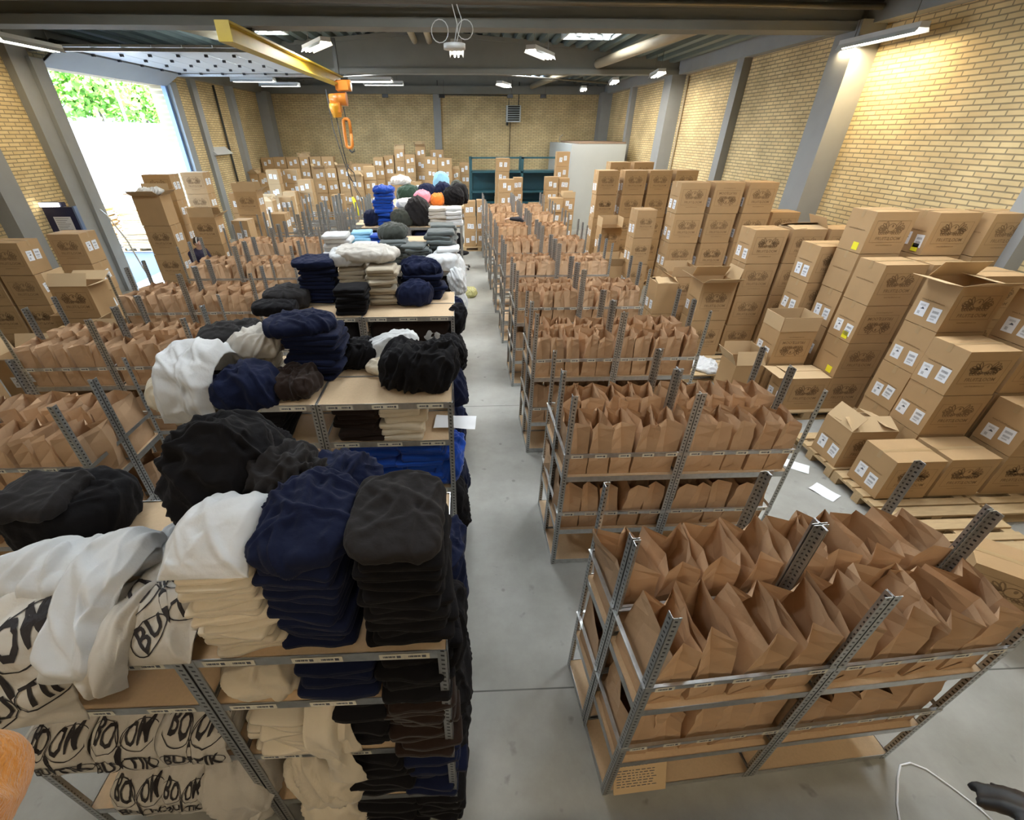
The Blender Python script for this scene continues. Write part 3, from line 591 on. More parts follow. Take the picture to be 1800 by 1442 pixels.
def carton_mesh(w, d, h, seed=0, prints=True, opened=False, flip=False, back=False):
    def f():
        g = random.Random(seed); m = MB(); t = .005
        bz = lambda: g.uniform(-.004, .004)
        if not opened:
            b = .004
            x0, x1, y0, y1 = 0, w, 0, d
            # slightly bulged sides: 3x3 grids on each side
            def face(o, u, v, nrm, bul):
                vs = []; n = 4
                for j in range(n+1):
                    for i in range(n+1):
                        k = bul*math.sin(PI*i/n)*math.sin(PI*j/n); p = Vector(o)+Vector(u)*(i/n)+Vector(v)*(j/n)+Vector(nrm)*k; vs.append(p)
                m.add(vs, [(j*(n+1)+i, j*(n+1)+i+1, (j+1)*(n+1)+i+1, (j+1)*(n+1)+i) for j in range(n) for i in range(n)], 0, True)
            face((0, 0, 0), (w, 0, 0), (0, 0, h), (0, -1, 0), 0.0); face((w, d, 0), (-w, 0, 0), (0, 0, h), (0, 1, 0), .004)
            face((0, d, 0), (0, -d, 0), (0, 0, h), (-1, 0, 0), .001); face((w, 0, 0), (0, d, 0), (0, 0, h), (1, 0, 0), .004)
            face((0, 0, h), (w, 0, 0), (0, d, 0), (0, 0, 1), .003); m.quad((0, 0, 0), (0, d, 0), (w, d, 0), (w, 0, 0))
            m.add([(0, d/2-.002, h+.0015), (w, d/2-.002, h+.0015), (w, d/2+.002, h+.0038), (0, d/2+.002, h+.0015)], [(0, 1, 2, 3)], 1)
        else:
            m.box(0, w, 0, t, 0, h).box(0, w, d-t, d, 0, h).box(0, t, t, d-t, 0, h).box(w-t, w, t, d-t, 0, h).box(t, w-t, t, d-t, 0, t)
        if prints:
            cz = h*.52; s = min(w*1.12, h*1.45)
            sg = -1 if flip else 1
            logo(m, lambda u, v: (w/2+u*sg, -.0015, cz+v*sg), s, 1)
            if back: logo(m, lambda u, v: (w+.0055, d/2+u*.8*sg, cz+v*sg), s*.8, 1)
            put2d(m, T_WEB, 0, 0, .028, lambda u, v: (-.0025, d/2-u, h*.55+v), 1)
        return m.mesh('carton', [M_CARD, M_INK, M_CARDIN])
    return cached(('carton', w, d, h, seed, prints, opened, flip, back), f)
def label_mesh(kind):
    def f():
        m = MB(); W_, H_ = (.12, .165) if kind < 2 else (.10, .10)
        m.quad((-W_/2, 0, -H_/2), (W_/2, 0, -H_/2), (W_/2, 0, H_/2), (-W_/2, 0, H_/2), 0)
        e = -.0007
        def q(x0, x1, z0, z1): m.quad((x0, e, z0), (x1, e, z0), (x1, e, z1), (x0, e, z1), 1)
        if kind == 0:
            m.add([(-.02, e, .0), (.03, e, .004), (.022, e, .018), (.002, e, .028), (-.006, e, .012)], [(0, 1, 2, 3, 4)], 1)
            for k in range(5): q(-.035, -.005, -.03-k*.007, -.027-k*.007)
            for k in range(3): q(-.035, .03, .055-k*.008, .0575-k*.008)
        elif kind == 1:
            for k in range(14): q(-.038+k*.0055, -.0355+k*.0055, .02, .048)
            for k in range(12): q(-.036+k*.006, -.0335+k*.006, -.03, -.004)
            for k in range(3): q(-.036, .02, -.045-k*.006, -.043-k*.006)
        return m.mesh('shipping_label', [M_WHITE if kind < 2 else (M_YEL if kind == 2 else M_BLUEL), M_BLACKINK])
    return cached(('lbl', kind), f)
def tape_mesh(w, d, h):
    return cached(('tape', w, d, h), lambda: MB().box(0, w, d/2-.025, d/2+.025, h+.0032, h+.0038).box(-.0022, -.0016, d/2-.025, d/2+.025, h-.09, h+.0038).box(w+.0042, w+.0048, d/2-.025, d/2+.025, h-.09, h+.0038).mesh('tape', M_TAPE))
def flap_me(L, D):
    return cached(('flap', L, D), lambda: MB().box(.004, L-.004, 0, D, 0, .005).mesh('flap', [M_CARDIN]))
def carton(x, y, z, label, group, w=.58, d=.43, h=.53, rz=0, labels='L', opened=None, prints=True, flip=False, seed=0, yellow=False, blue=False, name='carton'):
    me = carton_mesh(w, d, h-.008, seed, prints, opened is not None, flip)
    t = thing(name, label, 'box', me, (x, y, z), (0, 0, rz), group)
    hh = h-.008
    if opened is None: part('tape', tape_mesh(w, d, hh), t)
    else:
        a = opened    # flap angles: -y, +y, -x, +x (0 = closed flat, 90 = upright, 180 = folded out)
        fd = min(d, w)/2
        for i, (L, lo, rz2) in enumerate(((w, (0, 0, hh), 0), (w, (w, d, hh), PI), (d, (0, d, hh), -PI/2), (d, (w, 0, hh), PI/2))):
            if a[i] is None: continue
            part('flap', flap_me(L, fd), t, lo, (R(a[i]), 0, rz2))
    g = random.Random(int(x*1000+y*77+z*13))
    if 'L' in labels:      # on the end that looks at the aisle (-x)
        for k, yy in ((0, d*.74), (1, d*.30)): part('shipping_label', label_mesh(k), t, (-.003, yy+g.uniform(-.02, .02), h*.28+g.uniform(-.02, .05)), (0, R(g.uniform(-4, 4)), -PI/2), 'white shipping label')
    if 'R' in labels:
        for k, yy in ((0, d*.30), (1, d*.66)): part('shipping_label', label_mesh(k), t, (w+.006, yy, h*.55), (0, R(g.uniform(-8, 8)), PI/2), 'white shipping label')
    if 'F' in labels:
        for k, xx in ((0, w*.34), (1, w*.70)): part('shipping_label', label_mesh(k), t, (xx+g.uniform(-.03, .03), -.003, h*.5+g.uniform(-.08, .05)), (0, R(g.uniform(-5, 5)), 0), 'white shipping label')
    if yellow: part('yellow_label', label_mesh(2), t, (-.003, d*.3, h*.15), (0, 0, -PI/2), 'yellow label')
    if blue: part('blue_label', label_mesh(3), t, (-.003, d*.2, h*.8), (0, 0, -PI/2), 'blue label')
    return t
def pallet(x, y, label, rz=0):
    def f():
        m = MB()
        for k in range(5): m.box(0, 1.2, k*.164, k*.164+(.14 if k % 2 == 0 else .1), .122, .144)
        for k in range(3): m.box(k*.54-.0+(.0), k*.54+.12, 0, .8, .1, .122)
        for k in range(3): m.box(0, 1.2, k*.35, k*.35+.1, 0, .022)
        for i in range(3):
            for j in range(3): m.box(i*.54, i*.54+.12, j*.35, j*.35+.1, .022, .1)
        return m.mesh('pallet', M_WOOD)
    return thing('pallet', label, 'pallet', cached('pallet', f), (x, y, 0), (0, 0, rz), 'wooden pallets')
PB = .146; LH = .545
LV = ['bottom', 'second', 'third', 'fourth', 'fifth', 'sixth', 'seventh']
def stack(x, y, n, where, grp, z=PB, h=LH, spec={}, **kw):
    for k in range(n):
        g = random.Random(int(x*100+y*10+k)); kk = dict(kw); kk.update(spec.get(k, {}))
        lab = kk.pop('lab', None) or ('%s carton of the %s' % (LV[k] if k < n-1 else 'topmost', where) if n > 1 else 'closed printed carton, %s' % where)
        carton(x+g.uniform(-.008, .008)+kk.pop('dx', 0), y+kk.pop('dy', 0), z+k*h, lab, grp, h=h, rz=kk.pop('rz', 0)+R(g.uniform(-.6, .6)), seed=int(x*7+y*3+k) % 3, **kk)
GR = 'cartons piled along the right wall'
stack(4.75, 3.58, 1, 'taped shut on the nearest pallet, white labels on its end', GR)
stack(5.40, 3.60, 1, 'taped shut beside it, second on the nearest pallet', GR, labels='')
stack(6.07, 3.62, 2, 'short stack at the right edge of the nearest pallet row', GR)
stack(4.70, 4.16, 1, 'x', GR, spec={0: dict(opened=(28, 8, 60, 20), lab='brown carton with its flaps half open on the second pallet')}, prints=True)
stack(5.43, 4.07, 3, 'pale-topped stack behind the half-open carton', GR)
stack(6.10, 4.10, 4, 'tallest stack touching the right picture edge', GR)
stack(5.54, 4.60, 4, 'stack whose top carton gapes open', GR, spec={3: dict(opened=(155, 60, 170, 10), lab='printed carton gaping open on top of its stack near the wall')})
stack(6.2, 4.98, 4, 'stack with a blue sticker on its top carton', GR, spec={3: dict(blue=True)})
stack(4.86, 5.52, 1, 'x', GR, spec={0: dict(opened=(3, 5, 175, None), lab='low carton with a dark open slot on top, first on the third pallet')})
stack(5.46, 5.53, 4, 'stack with a yellow sticker low on its end', GR, spec={1: dict(yellow=True, labels=''), 2: dict(flip=True, yellow=True), 3: dict(labels='')})
stack(6.08, 5.52, 4, 'stack behind the yellow-stickered stack', GR, labels='')
stack(4.76, 6.0, 2, 'x', GR, spec={0: dict(lab='closed carton under the tall open carton on the third pallet'), 1: dict(opened=(88, 90, 92, 90), flip=True, lab='tall carton with all flaps upright on the third pallet')})
stack(4.25, 5.98, 1, 'x', GR, w=.46, spec={0: dict(opened=(70, 100, 120, 80), prints=False, labels='', lab='small plain open carton standing left of the tall open carton')})
stack(5.56, 6.12, 5, 'tall stack crowned by a yellow-stickered carton, left one', GR, spec={4: dict(yellow=True, labels=''), 3: dict(labels='')})
stack(6.32, 6.0, 5, 'tall stack crowned by a yellow-stickered carton, right one', GR, spec={4: dict(yellow=True, labels='L')})
stack(6.98, 5.9, 5, 'tall stack jammed against the right brick wall', GR, labels='')
stack(5.38, 6.62, 4, 'pale-ended stack left of the tall yellow-stickered stacks', GR)
stack(4.95, 7.62, 4, 'tall printed stack with dark emblems mid-way along the wall', GR, h=.56)
stack(5.60, 7.62, 4, 'stack right of the dark-emblem stack, half-open on top', GR, h=.56, labels='', spec={3: dict(opened=(10, 20, 5, 60), lab='printed carton with a loose open top right of the dark-emblem stack')})
stack(6.25, 7.62, 4, 'last stack in the dark-emblem row before the wall', GR, h=.56, labels='')
stack(4.22, 7.5, 2, 'x', GR, h=.70, w=.62, d=.45, spec={0: dict(lab='large closed carton under the open one beside the bag racks'), 1: dict(opened=(150, 60, 150, 100), lab='large printed carton with splayed flaps beside the bag racks')})
stack(3.72, 8.15, 2, 'low pair with small labels behind the splayed carton', GR, w=.4, h=.6, prints=False, spec={1: dict(opened=(20, 15, 5, 40), lab='small carton with a ragged open top, behind the splayed carton')})
stack(4.15, 8.6, 2, 'pair behind the splayed carton, upper flaps up', GR, h=.6, prints=True, spec={1: dict(opened=(100, 90, 130, 60), lab='carton with two upright flaps farther along the bag racks')})
stack(4.30, 9.35, 5, 'five-high stack at the left end of the three-wide block', GR, h=.56)
stack(4.98, 9.35, 5, 'five-high stack in the middle of the three-wide block', GR, h=.56, labels='L', spec={4: dict(flip=True), 3: dict(opened=(60, 20, 30, 30), flip=True, lab='printed carton squeezed under the middle top carton of the block')} if False else {4: dict(flip=True)})
stack(5.66, 9.35, 5, 'five-high stack at the right end of the three-wide block', GR, h=.56)
stack(6.4, 9.5, 4, 'four-high stack between the three-wide block and the wall', GR, h=.56)
stack(3.75, 9.9, 4, 'narrow four-high stack left of the three-wide block', GR, h=.56, w=.42)
stack(3.42, 11.2, 3, 'x', GR, h=.56, w=.5, spec={0: dict(lab='bottom carton of the short stack with a raised lid'), 1: dict(lab='middle carton of the short stack with a raised lid'), 2: dict(opened=(170, 90, 90, 90), lab='carton with a raised printed lid near the far bag racks')})
stack(3.58, 12.6, 5, 'left stack of the far printed pair facing the camera', GR, h=.56, w=.52)
stack(4.26, 12.6, 5, 'middle stack of the far printed row', GR, h=.56)
stack(4.92, 12.6, 5, 'right stack of the far printed row', GR, h=.56)
stack(5.6, 12.6, 5, 'stack behind the three-wide block, near the wall', GR, h=.56)
stack(4.4, 14.4, 5, 'rear stack beside the pale cabin wall', GR, h=.58, spec={4: dict(lab='single raised carton peeping above the far printed row')})
stack(5.1, 14.4, 5, 'rear stack next to the wall behind the far printed row', GR, h=.58)
stack(3.3, 10.3, 2, 'x', GR, h=.5, w=.5, spec={0: dict(lab='low closed carton beside the fifth bag rack'), 1: dict(opened=(120, 95, 160, 95), prints=False, lab='open carton with a white lining beside the fifth bag rack')})
for nm, x, y in (('behind the splayed carton', 3.62, 8.1), ('under the raised lid carton', 3.3, 11.2), ('beside the fifth bag rack', 3.0, 10.2), ('in the rearmost right row', 4.35, 14.3)):
    pallet(x, y, 'wooden pallet '+nm)
for i, (x, y) in enumerate(((4.66, 3.3), (5.9, 3.3), (4.66, 4.12), (5.9, 4.12), (4.66, 5.45), (5.9, 5.45), (3.9, 6.7), (5.1, 6.75), (4.2, 7.6), (5.4, 7.6), (4.25, 9.2), (5.5, 9.2), (3.55, 12.5), (4.8, 12.5))):
    pallet(x, y, 'wooden pallet under the right-hand cartons, %s from the camera%s' % (['nearest', 'nearest row, wall side', 'second', 'second row, wall side', 'third', 'third row, wall side', 'with white papers, fourth', 'fourth row, wall side', 'fifth', 'fifth row, wall side', 'sixth', 'sixth row, wall side', 'farthest', 'farthest row, wall side'][i], ''))
pallet(4.7, 2.45, 'empty wooden pallet in front of the nearest cartons')
t = carton(4.35, 2.3, .15, 'tilted printed carton behind the front bag rack at the right edge', GR, w=.6, d=.42, h=.5, rz=R(-38), labels='')
# white papers and garments on the pallet and floor
def sheet(name, label, loc, w, d, rz=0, cat='paper', mt=None, wav=.006, parent=None):
    g = random.Random(int(loc[0]*91+loc[1]*17)); m = MB(); n = 5; ph = g.uniform(0, 6)
    vs = [((i/n-.5)*w, (j/n-.5)*d, .002+wav*(1+math.sin(i*1.3+ph)*math.cos(j*1.1+ph))) for j in range(n+1) for i in range(n+1)]
    m.add(vs, [(j*(n+1)+i, j*(n+1)+i+1, (j+1)*(n+1)+i+1, (j+1)*(n+1)+i) for j in range(n) for i in range(n)], 0, True)
    return thing(name, label, cat, m.mesh(name, mt or M_WHITE), loc, (0, 0, rz))
sheet('paper', 'white sheet of paper on the floor beside the nearest pallet', (4.42, 3.86, 0), .2, .28, .5)
sheet('paper', 'white sheet of paper on the floor by the half-open carton', (4.40, 4.36, 0), .2, .28, .9)
sheet('paper', 'white sheet of paper on the floor below the littered pallet, nearer one', (4.40, 6.85, 0), .2, .3, .3)
sheet('paper', 'white sheet of paper on the floor below the littered pallet, farther one', (4.33, 7.3, 0), .2, .28, .1)

# left-hand cartons by the door
GL = 'cartons piled left of the door'
stack(-8.1, 8.1, 4, 'front stack left of the blue panel', GL, labels='R', z=.002)
stack(-8.75, 8.1, 4, 'stack at the left picture edge beside the blue panel', GL, labels='', z=.002)
stack(-7.62, 8.85, 4, 'stack right in front of the blue panel', GL, labels='R', z=.002)
stack(-7.1, 7.55, 2, 'low stack in front of the blue panel stack', GL, labels='', z=.002)
stack(-6.75, 7.4, 3, 'x', GL, labels='R', z=.002, w=.62, spec={0: dict(lab='bottom carton under the wide open one, left field'), 1: dict(lab='middle carton under the wide open one, left field'), 2: dict(opened=(60, 150, 90, 165), labels='', lab='wide open carton with a pink-lit flap, left field')})
stack(-6.55, 6.65, 2, 'printed pair with a plain lid behind the second left rack', GL, labels='', z=.002, spec={1: dict(flip=False)})
stack(-5.85, 6.75, 2, 'x', GL, labels='F', z=.002, w=.46, prints=False, spec={0: dict(lab='plain carton below the one with a raised lid, left field'), 1: dict(opened=(70, None, 60, 110), lab='labelled carton with a raised lid, left field')})
stack(-5.3, 7.3, 2, 'plain pair right of the raised lid carton', GL, labels='F', z=.002, w=.5, prints=False)
stack(-6.55, 5.75, 2, 'x', GL, labels='F', z=.002, w=.62, prints=False, spec={0: dict(lab='carton with a blue sticker below the plastic-lined one'), 1: dict(opened=(150, 120, 100, 95), lab='open carton lined with clear plastic at the left edge')})
stack(-6.5, 4.75, 2, 'pale stack at the left edge behind the second left rack', GL, labels='', z=.002, prints=False)
stack(-6.2, 3.7, 2, 'pale stack at the left edge beside the nearest left rack', GL, labels='', z=.002, prints=False)
stack(-7.40, 11.25, 4, 'tall tower standing in the daylight by the door', GL, labels='R', w=.62, h=.64, z=.002, spec={3: dict(opened=(150, 100, 170, 150), labels='', prints=False, lab='open carton with plastic spilling out atop the tall tower')})
stack(-7.75, 12.4, 5, 'taller tower behind the tall tower by the door', GL, labels='R', w=.66, h=.58, z=.002)
stack(-8.0, 14.6, 5, 'printed tower beside the door track', GL, labels='R', w=.62, h=.56, z=.002)
stack(-6.75, 12.1, 3, 'x', GL, labels='R', w=.62, h=.66, z=.002, spec={0: dict(lab='bottom carton behind the person, left field'), 1: dict(lab='middle carton behind the person, left field'), 2: dict(opened=(88, 60, 100, 150), lab='open carton with a tall front flap behind the person')})
stack(-5.85, 12.3, 3, 'stack right of the person with an end label', GL, labels='F', w=.4, h=.62, z=.002, prints=False)
stack(-6.2, 13.6, 4, 'x', GL, labels='R', w=.62, h=.6, z=.002, spec={k: dict(lab='%s carton of the open-topped stack near the left racks' % LV[k]) for k in range(3)} | {3: dict(opened=(95, 80, 100, 150), lab='open carton with a dark garment inside, left field')})
stack(-5.3, 13.4, 3, 'stack with a white sheet over its top', GL, labels='R', w=.42, h=.62, z=.002, prints=False)
stack(-6.9, 14.8, 4, 'narrow stack between the towers near the door', GL, labels='F', w=.42, h=.56, z=.002, prints=False)
# cartons against the back wall
GB = 'cartons stacked before the back wall'
BACK = [(-9.45, 24.5, .56, 2.77), (-8.87, 24.50, 0.58, 2.79), (-8.26, 24.50, 0.59, 2.79), (-7.64, 24.50, 0.43, 2.79), (-7.15, 24.50, 0.53, 2.81), (-6.59, 24.50, 0.56, 2.81), (-5.84, 24.30, 0.59, 2.51), (-5.22, 24.30, 0.57, 2.51), (-4.63, 24.30, 0.46, 2.51), (-4.08, 24.30, 0.46, 2.79), (-3.61, 24.50, 0.46, 2.85), (-3.10, 24.50, 0.48, 3.11), (-2.59, 24.40, 0.48, 2.90), (-2.08, 24.70, 0.46, 3.22), (-1.61, 23.80, 0.58, 2.81), (-1.00, 23.80, 0.66, 2.78), (-1.39, 25.00, 0.66, 3.07), (-0.32, 24.00, 0.33, 2.30), (0.04, 24.20, 0.46, 2.57),
    (-7.56, 19.80, 0.45, 2.55), (-7.08, 20.50, 0.50, 2.51), (-6.15, 19.00, 0.50, 2.26), (-6.66, 18.60, 0.45, 1.89), (-6.41, 22.30, 0.48, 2.44), (-5.91, 22.30, 0.47, 2.44), (-5.38, 22.30, 0.55, 2.50), (-4.56, 21.00, 0.48, 2.22), (-4.04, 21.20, 0.50, 2.58), (-6.95, 17.00, 0.44, 1.75), (-6.47, 17.6, 0.43, 1.82), (-9.4, 22.6, 0.38, 2.22), (-8.98, 22.6, 0.37, 2.24), (1.52, 20.60, 0.56, 2.89), (1.50, 18.60, 0.56, 2.28), (2.14, 19.20, 0.35, 2.29), (4.0, 20.40, 0.52, 3.12), (3.39, 19.20, 0.51, 2.31), (3.97, 19.40, 0.41, 2.25), (3.20, 17.00, 0.46, 1.81), (3.70, 17.20, 0.44, 1.79), (0.15, 17.20, 0.42, 1.70), (0.61, 17.20, 0.30, 1.73), (-2.9, 22.3, .5, 2.2), (-2.2, 22.2, .5, 1.9), (-5.3, 20.2, .5, 1.6), (.75, 21.0, .5, .9), (2.5, 19.8, .5, 1.1), (3.0, 20.6, .5, 1.2)]
BACK.sort(key=lambda b: b[0]); BI = {}
for lo, hi in ((23.5, 99), (20, 23.5), (0, 20)):
    for i, b in enumerate([b for b in BACK if lo < b[1] <= hi]): BI[(b[0], b[1])] = i
for i, (x, y, w, top) in enumerate(BACK):
    pal = .15 if (.1 < x < 1 and y < 18) else .002
    n_ = max(1, round((top-pal)/.5)); h = (top-pal)/n_; dist = 'rearmost' if y > 23.5 else 'middle' if y > 20 else 'front'
    for k in range(n_):
        g = random.Random(i*31+k)
        op = None
        if k == n_-1 and i % 4 == 1: op = (g.choice((40, 95, 150)), g.choice((30, 100)), g.choice((60, 120)), g.choice((45, 100)))
        carton(x+g.uniform(-.01, .01), y+g.uniform(-.02, .02), pal+k*h, 'labelled carton, %s up in the %s stack from the left, %s row' % (LV[k].replace('bottom', 'first'), ORD[BI[(x, y)]], dist), GB, w=w, d=.4, h=h, labels='F', prints=False, opened=op, seed=i % 3)
pallet(.1, 17.1, 'wooden pallet under the far cartons at the end of the aisle')
print('cartons', len([o for o in bpy.data.objects if o.name.startswith('carton') and not o.parent]))
# ---------------------------------------------------------------- garments
def ridged(p, sc, oct_=3, st=None, seed=0):
    v = 0; a = 1; f = sc; o = Vector((seed*7.31, seed*3.17, seed*5.77))
    w = noise.noise_vector(p*sc*.55+o)*.45
    q = p+w/sc*.7
    if st is not None: q = Vector((q.x*st[0], q.y*st[1], q.z*st[2]))
    for k in range(oct_):
        n = 1-abs(noise.noise(q*f+o*(k+1)))*2.6; v += a*max(0, n)**1.6; a *= .48; f *= 2.1
    return v
def fold_set(seed, w, d, n=15, a=.02, wid=.022, long_=.5):
    """random tubular creases: (point, direction, width, height, length)"""
    g = random.Random(seed*13+5); out = []; main = g.uniform(0, PI)
    for k in range(n):
        th = main+g.gauss(0, .55) if g.random() < .7 else g.uniform(0, PI)
        out.append((g.uniform(-w/2, w/2), g.uniform(-d/2, d/2), math.cos(th), math.sin(th), wid*g.uniform(.5, 1.5), a*g.uniform(.4, 1.3), g.uniform(.4, 1)*long_, g.uniform(-3, 3)))
    return out
def fold_at(F, x, y):
    hi = 0; s = 0
    for px, py, dx, dy, wd, h, L, cv in F:
        rx, ry = x-px, y-py; t = rx*dx+ry*dy; e = rx*-dy+ry*dx-cv*t*t*.35
        if abs(t) > L or abs(e) > wd*3: continue
        v = h*math.exp(-(e/wd)**2)*(1-(t/L)**2)
        s += v; hi = max(hi, v)
    return hi*.7+s*.3
def cubegrid(nx, ny, nz):
    """surface of a unit cube [-1,1] as one welded grid"""
    idx = {}; vs = []; fs = []
    def vid(x, y, z):
        k = (round(x, 5), round(y, 5), round(z, 5))
        if k not in idx: idx[k] = len(vs); vs.append(Vector(k))
        return idx[k]
    def plane(n1, n2, f):
        for i in range(n1):
            for j in range(n2):
                a, b, c, d = [(-1+2*(i+p)/n1, -1+2*(j+q)/n2) for p, q in ((0, 0), (1, 0), (1, 1), (0, 1))]
                fs.append([vid(*f(*t)) for t in (a, b, c, d)])
    plane(nx, ny, lambda u, v: (u, v, 1)); plane(nx, ny, lambda u, v: (-u, v, -1))
    plane(nx, nz, lambda u, v: (u, -1, v)); plane(nx, nz, lambda u, v: (-u, 1, v))
    plane(ny, nz, lambda u, v: (1, u, v)); plane(ny, nz, lambda u, v: (-1, -u, v))
    return vs, fs
def slab_geo(seed):
    g = random.Random(seed); w, d, h = .30, .28, .045
    vs, fs = cubegrid(18, 16, 5); r = h*.5; out = []
    a1, a2, a3 = g.uniform(.006, .013), g.uniform(-.05, .05), g.uniform(-.04, .04)
    for p in vs:
        q = Vector((p.x*w/2, p.y*d/2, p.z*h/2)); c = Vector((max(-w/2+r, min(w/2-r, q.x)), max(-d/2+r, min(d/2-r, q.y)), 0))
        dv = q-c
        L = max(abs(dv.x), abs(dv.y), abs(dv.z))
        n = dv.normalized() if dv.length > 1e-6 else Vector((0, 0, 1)); q = c+n*min(r, r if abs(dv.x)+abs(dv.y) > 1e-6 else abs(dv.z))
        if abs(dv.x)+abs(dv.y) < 1e-6: q = c+Vector((0, 0, math.copysign(r, dv.z)))
        # crease between the folded layers, ragged outline
        e = Vector((q.x/(w/2), q.y/(d/2), 0)); el = max(abs(e.x), abs(e.y))
        if el > .82:
            q.x *= 1-.03*math.cos(p.z*PI*1.5)**2*(el-.82)/.18; q.y *= 1-.05*math.exp(-(p.z*4)**2)*(el-.82)/.18
        k = noise.noise(Vector((q.x*6+seed, q.y*6, seed*1.7)))
        q.z += k*a1+a1*.6*noise.noise(Vector((q.x*16, q.y*16+seed, 2)))*(1 if p.z > 0 else .5)
        q.x *= 1+.06*noise.noise(Vector((q.y*9, seed*2.3, q.z*8)))+a2*q.y; q.y *= 1+.07*noise.noise(Vector((q.x*9, seed*1.3, q.z*8)))+a3*q.x
        # hanging lip on some edges
        q.z -= .012*max(0, el-.8)*5*(.5+noise.noise(Vector((q.x*4, q.y*4, seed))))
        out.append((q.x, q.y, q.z+h/2))
    return out, fs
SLABS = [slab_geo(i*3+1) for i in range(8)]
def slab_mesh(i, col):
    def f():
        m = MB(); m.add(SLABS[i][0], SLABS[i][1], 0, True); return m.mesh('folded_garment', FAB[col])
    return cached(('slab', i, col), f)
CN = {'cream': 'cream', 'white': 'white', 'offwhite': 'off-white', 'navy': 'navy', 'black': 'black', 'charcoal': 'charcoal', 'royal': 'royal blue', 'green': 'dark green', 'olive': 'olive', 'pink': 'pink', 'orange': 'orange', 'grey': 'grey', 'lightblue': 'light blue', 'tan': 'beige', 'brown': 'dark brown'}
GC = 'folded garments in the clothes racks'
def fstack(x, y, z, n_, col, where, w=.31, d=.34, t=.036, jit=.018, lean=(0, 0), rz=0, grp=GC, name='folded_shirt'):
    g = random.Random(int(x*131+y*71+z*17)+n_)
    for k in range(n_):
        o = 'topmost' if k == n_-1 and n_ > 1 else ORD[k]
        lab = ('%s %s garment%s the %s' % (o, CN[col], ' of' if o == 'topmost' else ' up', where)) if n_ > 1 else 'folded %s garment %s' % (CN[col], where)
        i = g.randrange(8)
        o_ = thing(name, lab, 'clothing', slab_mesh(i, col), (x+g.gauss(0, jit)+lean[0]*k, y+g.gauss(0, jit)+lean[1]*k, z+k*t+.001), (0, 0, R(rz+g.gauss(0, 5))+(PI if g.random() < .5 else 0)), grp)
        o_.scale = (w/.30*g.uniform(.95, 1.05), d/.28*g.uniform(.95, 1.05), t/.045*1.03)
    return z+n_*t
def mound_mesh(w, d, h, seed, col, A=.5, sc=5, pw=2.6, st=None, peak=(0, 0), tilt=0, n=34):
    vs, fs = cubegrid(n, n, max(6, int(n*.5))); out = []; g = random.Random(seed)
    st = st or (g.uniform(.6, 1.4), g.uniform(.6, 1.4), 1)
    F = fold_set(seed, w, d, int(12+30*A), .026, .017, max(w, d)*.6); g1 = g.choice((-1, 1))
    for p in vs:
        # superellipsoid
        l = (abs(p.x)**pw+abs(p.y)**pw+abs(p.z)**pw)**(1/pw); s = p/l; n_ = Vector((s.x/w, s.y/d, s.z/h)).normalized()
        q = Vector((s.x*w/2, s.y*d/2, s.z*h*.5))
        ang = math.atan2(s.y, s.x)
        k = 1+.13*noise.noise(Vector((math.cos(ang)*1.4, math.sin(ang)*1.4, seed*1.1)))
        q.x *= k; q.y *= k
        wv = noise.noise_vector(q*4+Vector((seed, 0, 0)))*.035
        f = fold_at(F, q.x+wv.x+q.z*.6*g1, q.y+wv.y-q.z*.6)
        q += n_*(f*(.35+A)-.01*A)
        q += n_*(.018*A*(1-abs(noise.noise(q*9+Vector((seed, 5, 0)))*2))+.005*noise.noise(q*30))
        tz = (q.z+h*.5)/h; q.x += peak[0]*tz*tz; q.y += peak[1]*tz*tz
        z = q.z+h*.42+tilt*q.x
        if z < 0: z = z*.02
        out.append((q.x, q.y, z+.002))
    m = MB(); m.add(out, fs, 0, True); return m.mesh('crumpled_garment', FAB[col])
def mound(x, y, z, w, d, h, col, label, seed=1, rz=0, name='crumpled_garment', cat='clothing', group=None, **kw):
    return thing(name, label, cat, mound_mesh(w, d, h, seed, col, **kw), (x, y, z), (0, 0, R(rz)), group)
M_PRINT = mat('black_print', (.018, .014, .016), .7)
L_BO = font_mesh('BO', 1, .02, fine=.12); L_OM = font_mesh('OM', 1, .02, fine=.12); L_BU = font_mesh('BU', 1, .02, fine=.12); L_TIK = font_mesh('TIK', 1, .02, fine=.12)
def butterfly(m, f, s, mi):
    for txt, cx, cy, sx, sy, sg in ((L_BO, -.25, .20, .28, .50, -1), (L_OM, .26, .20, .25, .50, 1), (L_BU, -.22, -.20, .27, .36, -1), (L_TIK, .25, -.20, .25, .36, 1)):
        def ff(x, y):
            X = cx+x*sx; Y = cy+y*sy*(.75+.9*abs(X))+(.35*abs(X) if cy > 0 else -.1*abs(X)); return f(X*s, Y*s)
        m.add([ff(v[0], v[1]) for v in txt[0]], txt[1], mi)
    for sg in (-1, 1):
        ring2d(m, sg*.29*s, .26*s, .30*s, .215*s, .014*s, f, mi, 26, rot=sg*.45)
        ring2d(m, sg*.25*s, -.23*s, .25*s, .155*s, .014*s, f, mi, 22, rot=-sg*.12)
        vs = [(sg*(.015+.16*(k/8)**1.6)*s, (.12+.34*(k/8))*s) for k in range(9)]
        m.add([f(a+e*s, b) for a, b in vs for e in (-.006, .006)], [(2*k, 2*k+2, 2*k+3, 2*k+1) for k in range(8)], mi)
    k = [(.0, .14), (.028, .08), (.034, 0), (.028, -.12), (.012, -.24), (0, -.30), (-.012, -.24), (-.028, -.12), (-.034, 0), (-.028, .08)]
    m.add([f(a*s, b*s) for a, b in k], [tuple(range(10))], mi)
